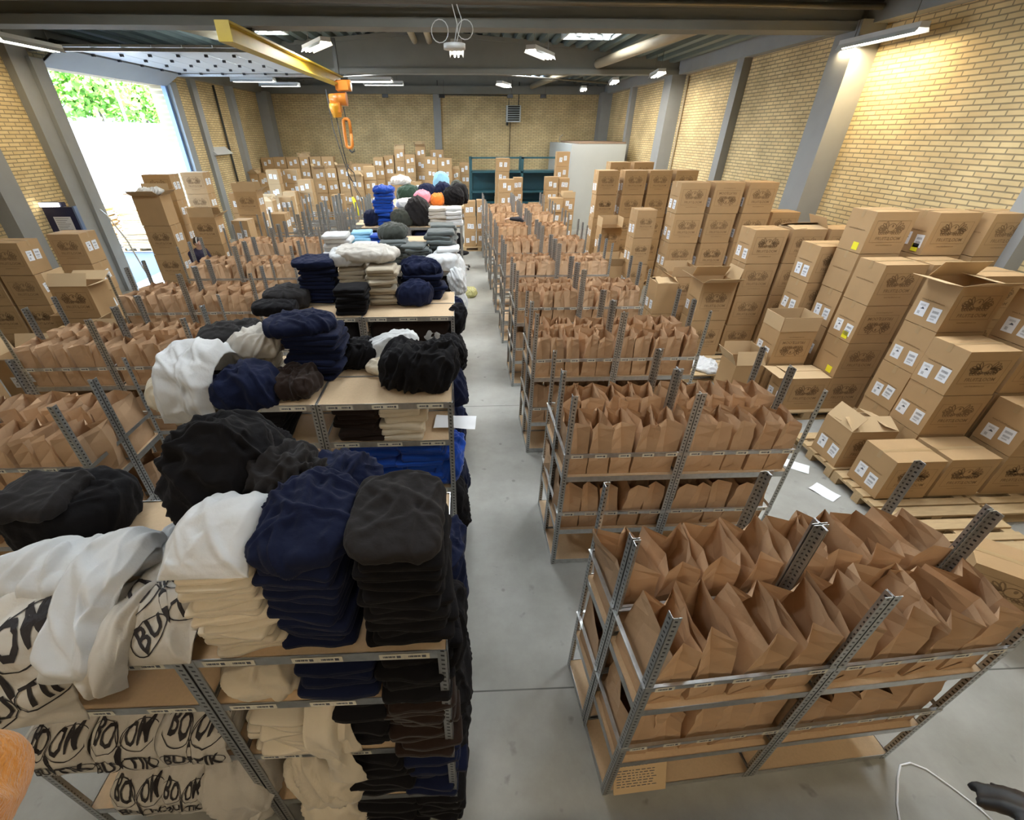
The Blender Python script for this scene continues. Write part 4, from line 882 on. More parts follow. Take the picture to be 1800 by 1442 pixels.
def drape(name, label, x0, x1, path, col, seed=0, A=.02, skew=0, nu=56, nv=80, thick=.02, prints=(), fr=9, group=None, taper=0, bump=None, cat='clothing', wav=.03):
    """a garment lying on the deck and hanging over its front edge; path: (y, z) points from back to front and down"""
    pts = [Vector((0, a, b)) for a, b in path]; L = [0]
    for a, b in zip(pts, pts[1:]): L.append(L[-1]+(b-a).length)
    def at(v):
        s = v*L[-1]
        for i in range(len(pts)-1):
            if s <= L[i+1] or i == len(pts)-2:
                t = (s-L[i])/(L[i+1]-L[i]); return pts[i].lerp(pts[i+1], max(0, min(1, t)))
    def base(v):
        e = .05; return (at(max(0, v-e))+at(min(1, v+e))+at(v)*2)/4
    FS = fold_set(seed+77, x1-x0, L[-1], int(10+16*(x1-x0)*L[-1]/.3), A*1.25, .020, L[-1]*.45)
    FS = [(a, b, c*.45 if abs(c) > .3 else c, dd, e_, f_, g_, h_) for a, b, c, dd, e_, f_, g_, h_ in FS]
    def P(u, v, off=0):
        b = base(v); d = (base(min(1, v+.02))-base(max(0, v-.02))); n_ = Vector((0, -d.z, d.y)); n_ = n_.normalized() if n_.length > 0 else Vector((0, 0, 1))
        if n_.z < -.2 or (n_.y > 0 and abs(n_.z) < .3): n_ = -n_
        w = (x1-x0)*(1-taper*v); x = (x0+x1)/2+(u-.5)*w+skew*v
        q = Vector((x, b.y, b.z)); s = v*L[-1]
        f = fold_at(FS, x-(x0+x1)/2+wav*math.sin(s*9+seed), s-L[-1]/2)+A*.25*(1-abs(noise.noise(Vector((x*9, s*3, seed*.7))))*2)
        f += A*1.3*noise.noise(Vector((x*3.5, s*3.5, seed)))
        x += .05*noise.noise(Vector((s*4, seed*3.1, u*1.5)))+.012*noise.noise(Vector((s*16, seed*3.1, u*3)))
        e = min(u, 1-u, v*1.2, (1-v)*1.2); f *= min(1, .1+e*5)
        if bump: f += bump(u, v)
        return Vector((x, b.y, b.z))+n_*(f+thick*min(1, e*7)+off)
    m = MB(); vs = [P(i/nu, j/nv) for j in range(nv+1) for i in range(nu+1)]
    m.add(vs, [(j*(nu+1)+i, (j+1)*(nu+1)+i, (j+1)*(nu+1)+i+1, j*(nu+1)+i+1) for j in range(nv) for i in range(nu)], 0, True)
    under = []
    for j in range(nv+1):
        for i in range(nu+1):
            b = base(j/nv); w = (x1-x0)*(1-taper*j/nv); under.append(Vector(((x0+x1)/2+(i/nu-.5)*w+skew*j/nv, b.y, b.z)))
    o = len(m.v); edge = [i for i in range(nu+1)]+[j*(nu+1)+nu for j in range(1, nv+1)]+[nv*(nu+1)+i for i in range(nu-1, -1, -1)]+[j*(nu+1) for j in range(nv-1, 0, -1)]
    m.v += [tuple(p) for p in under]
    for a, b in zip(edge, edge[1:]+edge[:1]): m.f.append([a, b, o+b, o+a]); m.m.append(0); m.sm.append(True)
    for j in range(nv):
        for i in range(nu): m.f.append([o+j*(nu+1)+i, o+j*(nu+1)+i+1, o+(j+1)*(nu+1)+i+1, o+(j+1)*(nu+1)+i]); m.m.append(0); m.sm.append(True)
    for (cu, cv, s, rot) in prints:
        W_ = (x1-x0)
        def f2(x, y, cu=cu, cv=cv, rot=rot):
            c, sn = math.cos(rot), math.sin(rot); X, Y = x*c-y*sn, x*sn+y*c
            return P(min(.995, max(.005, cu+X/W_)), min(.995, max(.005, cv-Y/L[-1])), .004)
        butterfly(m, f2, s, 1)
    return thing(name, label, cat, m.mesh(name, [FAB[col], M_PRINT]), group=group)
# --- nearest clothes rack (front y 1.0, deck z 1.95)
Z0 = IZ
fstack(-.93, 1.22, Z0, 17, 'cream', 'tall leaning cream stack on the nearest clothes rack', w=.29, d=.40, t=.026, jit=.010, lean=(-.0022, .003), rz=3)
drape('crumpled_garment', 'bright white shirt loosely folded on top of the tall cream stack', -1.12, -.82, [(1.44, 2.36), (1.42, 2.42), (1.3, 2.46), (1.15, 2.44), (1.05, 2.38)], 'white', 5, A=.016, thick=.03)
fstack(-.61, 1.24, Z0, 12, 'navy', 'tall navy stack on the nearest clothes rack', w=.31, d=.42, t=.036, jit=.010, lean=(-.002, .003), rz=-4)
mound(-.63, 1.30, 2.37, .36, .46, .13, 'navy', 'loose navy garment lying on the tall navy stack', 11, 5, A=.7, n=50, pw=3.4)
fstack(-.245, 1.22, Z0, 13, 'black', 'tall black stack at the nearest aisle corner', w=.33, d=.42, t=.036, jit=.012, lean=(-.001, .003))
mound(-.27, 1.27, 2.42, .36, .44, .09, 'charcoal', 'flat charcoal garment lying on the tall black stack', 12, 0, A=.3, pw=3.6, n=44)
mound(-.66, 1.72, Z0, .42, .36, .44, 'navy', 'slumped navy pile behind the tall navy stack', 14, 10, A=.8, n=44)
mound(-1.14, 1.74, Z0, .56, .50, .72, 'black', 'large crumpled black hoodie heaped behind the cream stack', 21, 15, A=1.25, pw=2.1, peak=(.0, -.04), n=60)
mound(-.92, 1.66, 2.18, .50, .30, .30, 'charcoal', 'charcoal sleeve folded over the large black hoodie heap', 22, -30, A=1.2, n=50)
mound(-2.08, 1.76, Z0, .54, .40, .28, 'black', 'black folded pile at the back left of the nearest clothes rack', 23, 4, A=.5, pw=4)
mound(-2.12, 1.70, Z0+.24, .36, .30, .08, 'charcoal', 'dark fleece lying on the black pile at the back left', 24, 0, A=.3, pw=4)
t = sheet('cardboard_sheet', 'bare brown cardboard sheet on the nearest clothes rack deck', (-1.62, 1.6, Z0+.004), .5, .55, .1, 'cardboard', M_CHIP)
drape('hoodie', 'off-white hoodie with black butterfly print hanging over the rack front, leftmost', -2.12, -1.52, [(1.42, 1.97), (1.30, 2.10), (1.12, 2.12), (.99, 2.04), (.93, 1.90), (.91, 1.70)], 'offwhite', 3, A=.028, skew=-.05, thick=.03, prints=((.68, .66, .38, .45),), fr=6)
drape('hoodie', 'off-white hoodie with butterfly print spread towards the cream stack', -1.44, -1.10, [(1.50, 1.97), (1.36, 2.07), (1.18, 2.09), (1.03, 2.03), (.97, 1.97)], 'offwhite', 6, A=.018, thick=.03, prints=((.62, .62, .34, .7),), fr=6)
drape('hoodie', 'plain off-white hoodie corner folded over the rack front below the cream stack', -1.50, -1.27, [(1.30, 2.03), (1.20, 2.10), (1.08, 2.09), (.985, 2.02), (.950, 1.95), (.94, 1.88)], 'offwhite', 7, A=.03, thick=.035, fr=6, taper=.3, skew=-.05)
drape('hoodie', 'off-white hoodie sleeve falling between the two printed hoodies', -1.62, -1.42, [(1.50, 2.0), (1.40, 2.18), (1.2, 2.20), (1.03, 2.11), (.96, 2.0), (.94, 1.93)], 'white', 4, A=.030, skew=.03, thick=.04, fr=8)
drape('hoodie', 'white hood lining arching over the leftmost printed hoodie', -1.98, -1.50, [(1.50, 1.99), (1.42, 2.14), (1.30, 2.21), (1.20, 2.18), (1.14, 2.13)], 'white', 8, A=.03, thick=.03, fr=5, skew=-.08)
drape('hoodie', 'white crumpled hoodie sleeve lying across towards the black heap', -1.56, -1.20, [(1.64, 1.97), (1.54, 2.07), (1.42, 2.10), (1.32, 2.07)], 'white', 12, A=.03, thick=.03, fr=5, skew=.05)
drape('hoodie', 'pale grey-white sleeve stretched back along the deck beside the black heap', -1.46, -1.26, [(1.98, 1.96), (1.8, 2.0), (1.66, 2.03), (1.55, 2.03)], 'white', 9, A=.02, thick=.03, fr=6)
drape('hoodie', 'off-white printed hoodie at the extreme left picture edge', -2.30, -1.92, [(1.45, 1.96), (1.3, 2.02), (1.16, 2.05), (1.0, 2.0)], 'white', 10, A=.02, thick=.03, prints=((.6, .5, .34, 1.2),))
# shelves below, aisle bay
mound(-.95, 1.18, 1.575, .34, .32, .17, 'cream', 'cream garment with drawcord stuffed on the shelf under the cream stack', 31, 0, A=.55, pw=4)
fstack(-.58, 1.22, 1.575, 6, 'navy', 'navy stack on the second shelf of the nearest clothes rack', w=.36, d=.42, t=.05)
fstack(-.24, 1.22, 1.575, 6, 'black', 'black stack on the second shelf of the nearest clothes rack', w=.32, d=.42, t=.05)
fstack(-.90, 1.20, 1.045, 12, 'cream', 'cream stack on the third shelf of the nearest clothes rack', w=.36, d=.40, t=.026)
fstack(-.56, 1.22, 1.045, 10, 'black', 'black stack beside the cream one on the third shelf', w=.32, d=.44, t=.046)
fstack(-.24, 1.22, 1.045, 10, 'brown', 'near-black stack by the aisle post on the third shelf', w=.32, d=.44, t=.046)
drape('hoodie', 'cream hoodie sleeve hanging from the third shelf past the lip', -.80, -.66, [(1.25, 1.42), (1.08, 1.44), (.985, 1.38), (.955, 1.15), (.94, .85)], 'cream', 33, A=.02, thick=.025, skew=.10)
drape('hoodie', 'cream hoodie body hanging beside the sleeve on the third shelf', -.74, -.60, [(1.22, 1.42), (1.06, 1.43), (.985, 1.36), (.965, 1.14)], 'cream', 34, A=.015, thick=.02, skew=.05)
mound(-.84, 1.16, .42, .40, .42, .42, 'cream', 'heaped cream garments on the lowest shelf of the nearest clothes rack', 35, 0, A=.8, pw=3)
fstack(-.50, 1.22, .42, 11, 'black', 'black stack on the lowest shelf of the nearest clothes rack', w=.36, d=.44, t=.05)
fstack(-.22, 1.22, .42, 11, 'navy', 'navy stack at the aisle end of the lowest shelf', w=.30, d=.44, t=.05)
fstack(-.50, 1.18, .0, 7, 'black', 'black stack on the floor below the nearest clothes rack', w=.4, d=.4, t=.05)
fstack(-.20, 1.18, .0, 7, 'black', 'black stack on the floor by the aisle post', w=.3, d=.4, t=.05)
mound(-.86, 1.12, .0, .40, .36, .34, 'cream', 'pale garment heap on the floor below the nearest clothes rack', 36, 0, A=.6)
# garments bulging out at the aisle end
for i, (z, y, h, c) in enumerate(((1.60, 1.25, .30, 'black'), (1.62, 1.65, .26, 'navy'), (1.08, 1.3, .40, 'black'), (1.08, 1.7, .38, 'navy'), (.45, 1.3, .45, 'black'), (.45, 1.7, .4, 'black'))):
    mound(-.13, y, z, .20, .36, h, c, '%s garment bulging into the aisle, %s, %s shelf of the nearest clothes rack' % (CN[c], 'near side' if y < 1.5 else 'far side', ['second', 'second', 'third', 'third', 'lowest', 'lowest'][i]), 40+i, 0, A=.6, pw=3)
# left bay shelves with printed hoodies
def printed(x, z, w, label, seed, n_=4, hang=.16, col='offwhite'):
    top = fstack(x, 1.22, z, n_, col, 'printed pile: '+label, w=w, d=.36, t=.04)
    drape('printed_hoodie', 'hoodie folded to show its black butterfly print, '+label, x-w/2, x+w/2, [(1.36, top), (1.15, top+.02), (1.02, top), (.985, top-.06), (.975, top-hang)], col, seed, A=.012, thick=.012, prints=((.5, .70, w*.95, 0),), fr=5, nu=30, nv=40)
printed(-2.02, 1.045, .30, 'left one on the third shelf', 51, 5, .24)
printed(-1.70, 1.045, .30, 'middle one on the third shelf', 52, 5, .22)
printed(-1.38, 1.045, .34, 'right one on the third shelf', 53, 5, .20)
printed(-1.86, .42, .28, 'left one on the lowest shelf', 54, 6, .26)
printed(-1.62, .42, .24, 'right one on the lowest shelf', 55, 6, .26)
mound(-1.34, 1.14, .42, .38, .44, .34, 'offwhite', 'crumpled off-white hoodies heaped on the lowest shelf, outer bay', 56, 0, A=.8, pw=3)
mound(-1.42, 1.16, .0, .34, .36, .30, 'offwhite', 'pale plain garment on the floor under the outer bay', 57, 0, A=.4)
# --- second clothes rack (front y 2.97)
Y2 = 2.97
drape('shorts', 'big heap of white drawstring shorts hanging over the left front corner', -2.34, -1.84, [(3.45, 2.02), (3.35, 2.24), (3.15, 2.32), (2.98, 2.22), (2.90, 2.05), (2.87, 1.86)], 'white', 61, A=.03, thick=.05, fr=7, taper=.2)
mound(-2.30, 3.12, Z0, .30, .4, .22, 'cream', 'cream shorts tucked under the big white heap', 62, 10, A=.6)
fstack(-2.06, 3.2, 1.575, 7, 'tan', 'beige stack below the white shorts heap', w=.46, d=.42, t=.05)
fstack(-2.1, 3.2, 1.045, 8, 'tan', 'beige stack on the third shelf of the second rack', w=.40, d=.42, t=.05)
mound(-1.70, 3.10, Z0-.02, .46, .40, .30, 'navy', 'navy shorts heap spilling over the front lip', 63, 20, A=.8)
mound(-1.38, 3.22, Z0, .40, .34, .17, 'brown', 'washed black garment heap beside the navy shorts heap', 64, -20, A=.8)
mound(-2.05, 3.72, Z0, .56, .48, .40, 'charcoal', 'large charcoal pile at the back left of the second rack', 65, 15, A=.6, pw=3.4)
fstack(-1.75, 3.55, Z0, 6, 'tan', 'drawcord stack in the middle of the second rack', w=.28, d=.30, t=.036, jit=.02)
mound(-1.75, 3.55, Z0+.20, .38, .34, .20, 'offwhite', 'pale shorts crumpled on the drawcord stack', 66, 0, A=.8)
fstack(-1.28, 3.58, Z0, 9, 'navy', 'big navy stack in the middle of the second rack', w=.46, d=.38, t=.045, jit=.02)
mound(-1.36, 3.60, Z0+.38, .56, .44, .14, 'navy', 'navy garment draped over the big navy stack', 67, 8, A=.4)
mound(-.98, 3.72, Z0, .34, .32, .20, 'black', 'small dark heap right of the big navy stack', 68, 10, A=.9)
mound(-.66, 3.78, Z0, .46, .34, .26, 'white', 'white garment leaning behind the black heap on the second rack', 69, -10, A=.5, tilt=.2)
mound(-.70, 3.56, Z0, .30, .28, .10, 'cream', 'cream garment under the white one on the second rack', 70, -20, A=.4)
mound(-.38, 3.34, Z0, .58, .44, .34, 'black', 'large black heap at the aisle corner of the second rack', 71, 0, A=1.2, pw=3, n=50)
fstack(-.86, 3.2, 1.575, 6, 'brown', 'brown stack on the second shelf, second rack', w=.38, d=.40, t=.05)
fstack(-.52, 3.2, 1.575, 6, 'cream', 'cream stack on the second shelf of the second rack', w=.36, d=.38, t=.05)
sheet('paper', 'white printed sheet jutting over the shelf end into the aisle', (-.08, 3.2, 1.60), .36, .20, -.1, wav=.01)
fstack(-.80, 3.2, 1.045, 9, 'royal', 'left royal blue stack on the third shelf', w=.46, d=.42, t=.05)
fstack(-.36, 3.2, 1.045, 9, 'royal', 'right royal blue stack on the third shelf', w=.42, d=.42, t=.05)
mound(-.15, 3.2, 1.06, .24, .4, .40, 'royal', 'bright royal blue garment bulging at the aisle end of the third shelf', 72, 0, A=.8)
carton(-.72, 1.96, 1.42, 'plain brown carton wedged behind the navy pile of the nearest rack', GC, w=.6, d=.40, h=.53, labels='', prints=False) if False else None
fstack(-1.65, 3.2, 1.575, 6, 'black', 'black stack on the second shelf, outer bay', w=.40, d=.42, t=.05)
for i, (z, h) in enumerate(((.42, .5), (.0, .36))):
    for j, x in enumerate((-.9, -.4, -1.5, -2.0)): mound(x, 3.2, z, .44, .42, h, ('black', 'navy', 'tan', 'cream')[j], '%s garments packed on the %s of the second clothes rack' % (('black', 'navy', 'beige', 'cream')[j], ('lowest shelf', 'floor')[i]), 75+i*4+j, 0, A=.5, pw=5)
for i, (z, y, h, c) in enumerate(((1.60, 3.62, .3, 'navy'), (1.06, 3.65, .42, 'navy'), (.44, 3.2, .5, 'black'), (.44, 3.65, .45, 'navy'), (Z0-.02, 3.8, .2, 'black'))):
    mound(-.11, y, z, .22, .36, h, c, '%s garment bulging into the aisle, %s, second clothes rack' % (CN[c], ['second shelf', 'third shelf', 'lowest shelf near', 'lowest shelf far', 'deck corner'][i]), 90+i, 0, A=.7, pw=3)
# --- third rack (front y 4.9)
mound(-2.12, 5.42, Z0, .52, .46, .22, 'charcoal', 'folded charcoal tee pile with a white tag, left end of the third rack', 101, 0, A=.25, pw=4)
mound(-2.20, 5.12, Z0, .52, .32, .14, 'black', 'flat black garment in front of the charcoal tee pile', 102, 0, A=.25, pw=4)
fstack(-1.78, 5.62, Z0, 10, 'navy', 'tall navy stack on the third rack', w=.44, d=.40, t=.045)
mound(-1.78, 5.60, Z0+.44, .48, .44, .08, 'navy', 'navy tee with a white tag on the tall navy stack, third rack', 103, 0, A=.15, pw=5)
fstack(-1.30, 5.15, Z0, 7, 'black', 'chunky black stack at the front of the third rack', w=.36, d=.32, t=.042, jit=.015)
fstack(-1.36, 5.68, Z0, 9, 'tan', 'beige stack left of the drawcord stack on the third rack', w=.34, d=.34, t=.045)
fstack(-.98, 5.48, Z0, 10, 'tan', 'tall beige drawcord stack on the third rack', w=.36, d=.36, t=.044, jit=.02)
mound(-1.18, 5.72, Z0+.46, .80, .50, .16, 'offwhite', 'pale sweatshirts laid across the two beige stacks', 104, -8, A=.5, pw=3)
mound(-1.42, 5.70, Z0+.42, .40, .42, .17, 'white', 'white sweatshirt with a small print on the left beige stack', 105, 10, A=.3, pw=4)
mound(-.58, 5.42, Z0, .42, .36, .26, 'navy', 'rounded navy bundle at the front right of the third rack', 106, 0, A=.6)
fstack(-.48, 5.70, Z0, 6, 'navy', 'navy stack behind the rounded navy bundle', w=.5, d=.34, t=.05)
mound(-.52, 5.74, Z0+.28, .50, .38, .16, 'navy', 'loose navy garment on the navy stack by the aisle, third rack', 107, 0, A=.8)
mound(-.35, 5.1, 1.60, .32, .3, .22, 'white', 'white garment on the shelf below the third rack deck', 108, 0, A=.5)
for i, (z, y, h, c) in enumerate(((Z0-.3, 5.2, .34, 'black'), (1.1, 5.3, .5, 'black'), (1.6, 5.7, .3, 'navy'), (.45, 5.5, .5, 'black'))):
    mound(-.09, y, z, .22, .34, h, c, '%s garment bulging into the aisle from the third rack, %s' % (CN[c], ['top', 'middle', 'far side', 'low'][i]), 110+i, 0, A=.8)
for k, y0 in enumerate(IY):
    if k < 2: continue
    for b in range(2):
        for zz, h in ((1.58, .3), (1.05, .42), (.42, .45)):
            x = -.09-(b+.5)*IW; c = ('black', 'navy', 'brown', 'charcoal')[(k+b+int(zz*3)) % 4]
            mound(x, y0+.25, zz, .9, .40, h, c, 'dark garments packed on the %s shelf, %s bay, %s clothes rack' % ({1.58: 'second', 1.05: 'third', .42: 'lowest'}[zz], ('aisle', 'outer')[b], POS[k]), 120+k*7+b, 0, A=.4, pw=6, n=18)
# --- fourth rack (front y 6.82)
fstack(-1.98, 7.5, Z0, 7, 'white', 'white roll-edged stack at the left of the fourth rack', w=.42, d=.4, t=.065, jit=.02)
fstack(-1.50, 7.2, Z0, 6, 'white', 'white stack beside the roll-edged one, fourth rack', w=.40, d=.42, t=.06, jit=.025)
fstack(-1.05, 7.5, Z0, 8, 'grey', 'dark grey stack with a raised hood, fourth rack', w=.42, d=.4, t=.045, jit=.02)
mound(-1.10, 7.6, Z0+.34, .44, .4, .24, 'olive', 'grey-green hood standing up on the dark grey stack', 131, 0, A=.4, peak=(0, .05))
fstack(-.70, 7.35, Z0, 7, 'grey', 'second dark grey stack in the middle of the fourth rack', w=.38, d=.4, t=.045)
fstack(-.33, 7.55, Z0, 8, 'grey', 'steel grey stack right of the middle, fourth rack', w=.44, d=.4, t=.06, jit=.02)
mound(-.30, 7.02, Z0, .5, .34, .22, 'white', 'white folded garments at the aisle front of the fourth rack', 132, 10, A=.3, pw=4)
fstack(-.22, 7.30, Z0, 5, 'white', 'white stack at the aisle end of the fourth rack', w=.36, d=.36, t=.055, jit=.02)
mound(-.72, 7.0, Z0, .32, .3, .12, 'offwhite', 'crumpled white garment between white and navy piles', 133, 0, A=.7)
for i, y in enumerate((6.9, 7.3, 7.7, 8.9)):
    mound(-.06, y, 1.2 if i % 2 else 1.62, .22, .36, .40, 'white', 'white garment spilling into the aisle, %s along the fourth rack' % ORD[i], 140+i, 0, A=.8)
# --- fifth and sixth racks
fstack(-1.9, 9.1, Z0, 4, 'lightblue', 'light blue stack on the fifth rack', w=.4, d=.36, t=.05)
fstack(-1.55, 9.1, Z0, 3, 'royal', 'blue stack on the fifth rack', w=.36, d=.36, t=.05)
fstack(-.35, 9.25, Z0, 5, 'grey', 'grey stack on the aisle side of the fifth rack', w=.5, d=.4, t=.06, jit=.03)
fstack(-1.72, 11.1, Z0, 10, 'royal', 'tall royal blue stack on the farthest clothes rack', w=.44, d=.40, t=.066, jit=.03)
mound(-1.72, 11.1, Z0+.66, .44, .4, .14, 'royal', 'royal blue garment slumped on the tall blue stack', 150, 0, A=.6)
mound(-2.05, 11.0, Z0, .34, .4, .34, 'navy', 'dark navy bundle left of the tall blue stack', 151, 0, A=.5)
mound(-1.28, 10.95, Z0, .56, .5, .36, 'olive', 'dark olive heap right of the tall blue stack', 152, 10, A=.8)
mound(-.92, 10.95, Z0, .50, .44, .62, 'charcoal', 'peaked dark jacket heap in the middle of the farthest rack', 153, 0, A=1.0, peak=(-.05, .05))
mound(-1.25, 11.4, Z0+.30, .50, .3, .20, 'white', 'white garments behind the olive heap', 154, 0, A=.5)
fstack(-.52, 10.95, Z0, 5, 'offwhite', 'pale stack on the farthest rack, left of the aisle end', w=.42, d=.4, t=.075, jit=.02)
fstack(-.14, 10.95, Z0, 5, 'white', 'pale stack at the aisle end of the farthest rack', w=.38, d=.4, t=.075, jit=.02)
struct_t = thing('table', 'low table behind the farthest clothes rack carrying coloured garments', 'table', None, (-2.0, 12.0, 0))
part('table_top', MB().box(0, 2.1, 0, 1.5, 2.15, 2.2).mesh('table_top', M_CHIP), struct_t)
for x in (.04, 2.0):
    for y in (.04, 1.4): part('leg', MB().box(x, x+.06, y, y+.06, 0, 2.15).mesh('leg', M_ZINC), struct_t)
for i, (x, y, w, d, h, c, nm, dz) in enumerate(((-1.35, 12.9, .60, .5, .42, 'green', 'dark green heap', 0), (-1.55, 13.1, .5, .4, .2, 'white', 'white garment on the dark green heap', .40), (-.95, 12.3, .40, .36, .34, 'pink', 'pink garment', 0), (-.55, 12.3, .34, .36, .26, 'orange', 'orange garment', 0), (-.85, 12.9, .44, .4, .46, 'navy', 'left navy bundle', 0), (-.42, 12.9, .44, .4, .50, 'navy', 'right navy bundle', 0), (-.05, 13.0, .34, .4, .52, 'olive', 'olive folded bundle', 0), (-.15, 12.3, .5, .4, .42, 'black', 'black bag-like bundle', 0), (.0, 12.6, .4, .4, .5, 'black', 'black jacket bundle near the aisle', 0), (-.5, 13.2, .4, .4, .75, 'lightblue', 'pale blue crumpled bag', 0))):
    mound(x, y, 2.2+dz, w, d, h, c, nm+' on the table behind the farthest clothes rack', 160+i, 0, A=.7)
mound(3.7, 20.5+.1, 3.13, .34, .3, .14, 'black', 'black garment flopped over the tall carton by the cabin', 171, 0, A=.8) if False else None
# white plastic-wrapped clothes on the littered pallet
mound(4.35, 7.15, .146, .6, .36, .10, 'white', 'white plastic-wrapped garment on the littered pallet, farther', 172, -40, A=.5)
mound(4.35, 6.9, .146, .4, .3, .08, 'white', 'white plastic-wrapped garment on the littered pallet, nearer', 173, -30, A=.5)
mound(-7.1, 11.5, 2.56, .5, .35, .12, 'white', 'crumpled plastic spilling out of the tall tower carton', 174, 0, A=.8)
mound(-6.0, 13.9, 2.2, .3, .3, .26, 'navy', 'dark garment poking out of the open carton, left field', 175, 0, A=.5)
# bits in the aisle
mound(.22, 11.8, 0, .36, .42, .20, 'white', 'yellowish clear plastic bag lying in the aisle', 180, 0, name='plastic_bag', cat='bag', A=.9)
bpy.data.objects['plastic_bag'].data.materials[0] = mat('yellow_film', (.62, .60, .28), .25, 0, .3, 8, trans=.3)
print('things', len([o for o in bpy.data.objects if not o.parent]))
# ---------------------------------------------------------------- people
def lobe(m, c, r, n=12, rot=None):
    vs = []; fs = []
    for i in range(n+1):
        th = PI*i/n
        for j in range(n*2):
            ph = 2*PI*j/(n*2); v = Vector((math.sin(th)*math.cos(ph)*r[0], math.sin(th)*math.sin(ph)*r[1], math.cos(th)*r[2]))
            if rot: v = rot @ v
            vs.append(Vector(c)+v)
    k = n*2
    for i in range(n):
        for j in range(k): fs.append((i*k+j, (i+1)*k+j, (i+1)*k+(j+1) % k, i*k+(j+1) % k))
    m.add(vs, fs, 0, True)
def limb(m, pts, rs):
    m.tube(pts, rs, 14)
    for p, r in zip(pts, rs): lobe(m, p, (r, r, r), 7)
def fused(name, m, mt, parent, vox=.011, label=None):
    """one continuous skin over overlapping volumes"""
    me = m.mesh('tmp', mt); o = bpy.data.objects.new('tmp', me); COL.objects.link(o)
    md = o.modifiers.new('r', 'REMESH'); md.mode = 'VOXEL'; md.voxel_size = vox; md.use_smooth_shade = True
    sm = o.modifiers.new('s', 'SMOOTH'); sm.factor = .5; sm.iterations = 4
    bpy.context.view_layer.update()
    r = bpy.data.meshes.new_from_object(o.evaluated_get(bpy.context.evaluated_depsgraph_get())); r.name = name
    bpy.data.objects.remove(o); r.materials.clear(); r.materials.append(mt)
    for p in r.polygons: p.use_smooth = True
    return part(name, r, parent, label=label) if parent is not None else r
M_SKIN = mat('skin', (.55, .33, .24), .5, 0, .05, 20); M_HAIRD = mat('dark_hair', (.03, .02, .015), .6, 0, .2, 60); M_HAIRB = mat('brown_hair', (.20, .12, .06), .6, 0, .2, 60)
M_KNIT = mat('orange_knit', (.70, .28, .05), .95, 0, .12, 8, .8, 90, .01, sheen=.4, stretch=(1, 1, 3))
def hand(m, wrist, d, palm_n, sgn=1, curl=.35, s=1.0):
    d = Vector(d).normalized(); n_ = Vector(palm_n).normalized(); side = d.cross(n_).normalized()*sgn
    w = Vector(wrist)
    lobe(m, w+d*.045*s, (.040*s, .040*s, .018*s), 8, Matrix((side, d, n_)).transposed())
    lobe(m, w+d*.06*s, (.036*s, .036*s, .016*s), 8, Matrix((side, d, n_)).transposed())
    limb(m, [w, w+d*.03*s], [.024*s, .026*s])
    for k, L in enumerate((.068, .078, .072, .056)):
        o = w+d*(.085-.004*abs(k-1.3))*s+side*(.030-.020*k)*s; pts = [o]; a = 0; dd = d
        for q in range(3):
            a += curl*(.7+.25*k/3); dd = (d*math.cos(a)+n_*math.sin(a)); pts.append(pts[-1]+dd*L*s*(.42, .32, .26)[q])
        limb(m, pts, [.0095*s, .009*s, .0082*s, .007*s])
    o = w+d*.03*s+side*.032*s; limb(m, [o, o+(side*.8+d*.6).normalized()*.032*s+n_*.006*s, o+(side*.55+d*.85+n_*.3).normalized()*.062*s], [.012*s, .0105*s, .0085*s])
def head(m, c, fwd, up=(0, 0, 1)):
    f = Vector(fwd).normalized(); u = Vector(up); s = f.cross(u).normalized(); u = s.cross(f); M = Matrix((s, f, u)).transposed(); c = Vector(c)
    q = lambda x, y, z: c+M @ Vector((x, y, z))
    lobe(m, q(0, -.01, .02), (.075, .095, .10), 12, M); lobe(m, q(0, .022, -.045), (.055, .065, .070), 10, M); lobe(m, q(0, .055, -.095), (.024, .022, .018), 7, M)
    lobe(m, q(0, .094, -.02), (.012, .022, .022), 7, M); lobe(m, q(0, .085, .015), (.009, .014, .022), 6, M); lobe(m, q(0, .082, -.062), (.022, .010, .006), 6, M); lobe(m, q(0, .080, -.074), (.020, .010, .006), 6, M)
    for sg in (-1, 1): lobe(m, q(sg*.074, -.005, -.015), (.010, .018, .030), 7, M); lobe(m, q(sg*.028, .080, .024), (.018, .010, .006), 6, M)
    return q, M
def face_bits(t, q, M, hairm, long_=False):
    m = MB()
    for sg in (-1, 1): lobe(m, q(sg*.028, .078, .008), (.011, .008, .007), 7, M)
    part('eyes', m.mesh('eyes', M_WHITE), t)
    m = MB()
    lobe(m, q(0, -.025, .042), (.084, .098, .095), 12, M); lobe(m, q(0, -.055, -.005), (.078, .065, .085), 10, M)
    if long_: lobe(m, q(0, -.085, -.09), (.05, .04, .09), 9, M); lobe(m, q(.04, -.06, -.05), (.04, .05, .08), 9, M); lobe(m, q(-.04, -.06, -.05), (.04, .05, .08), 9, M)
    fused('hair', m, hairm, t, .010)
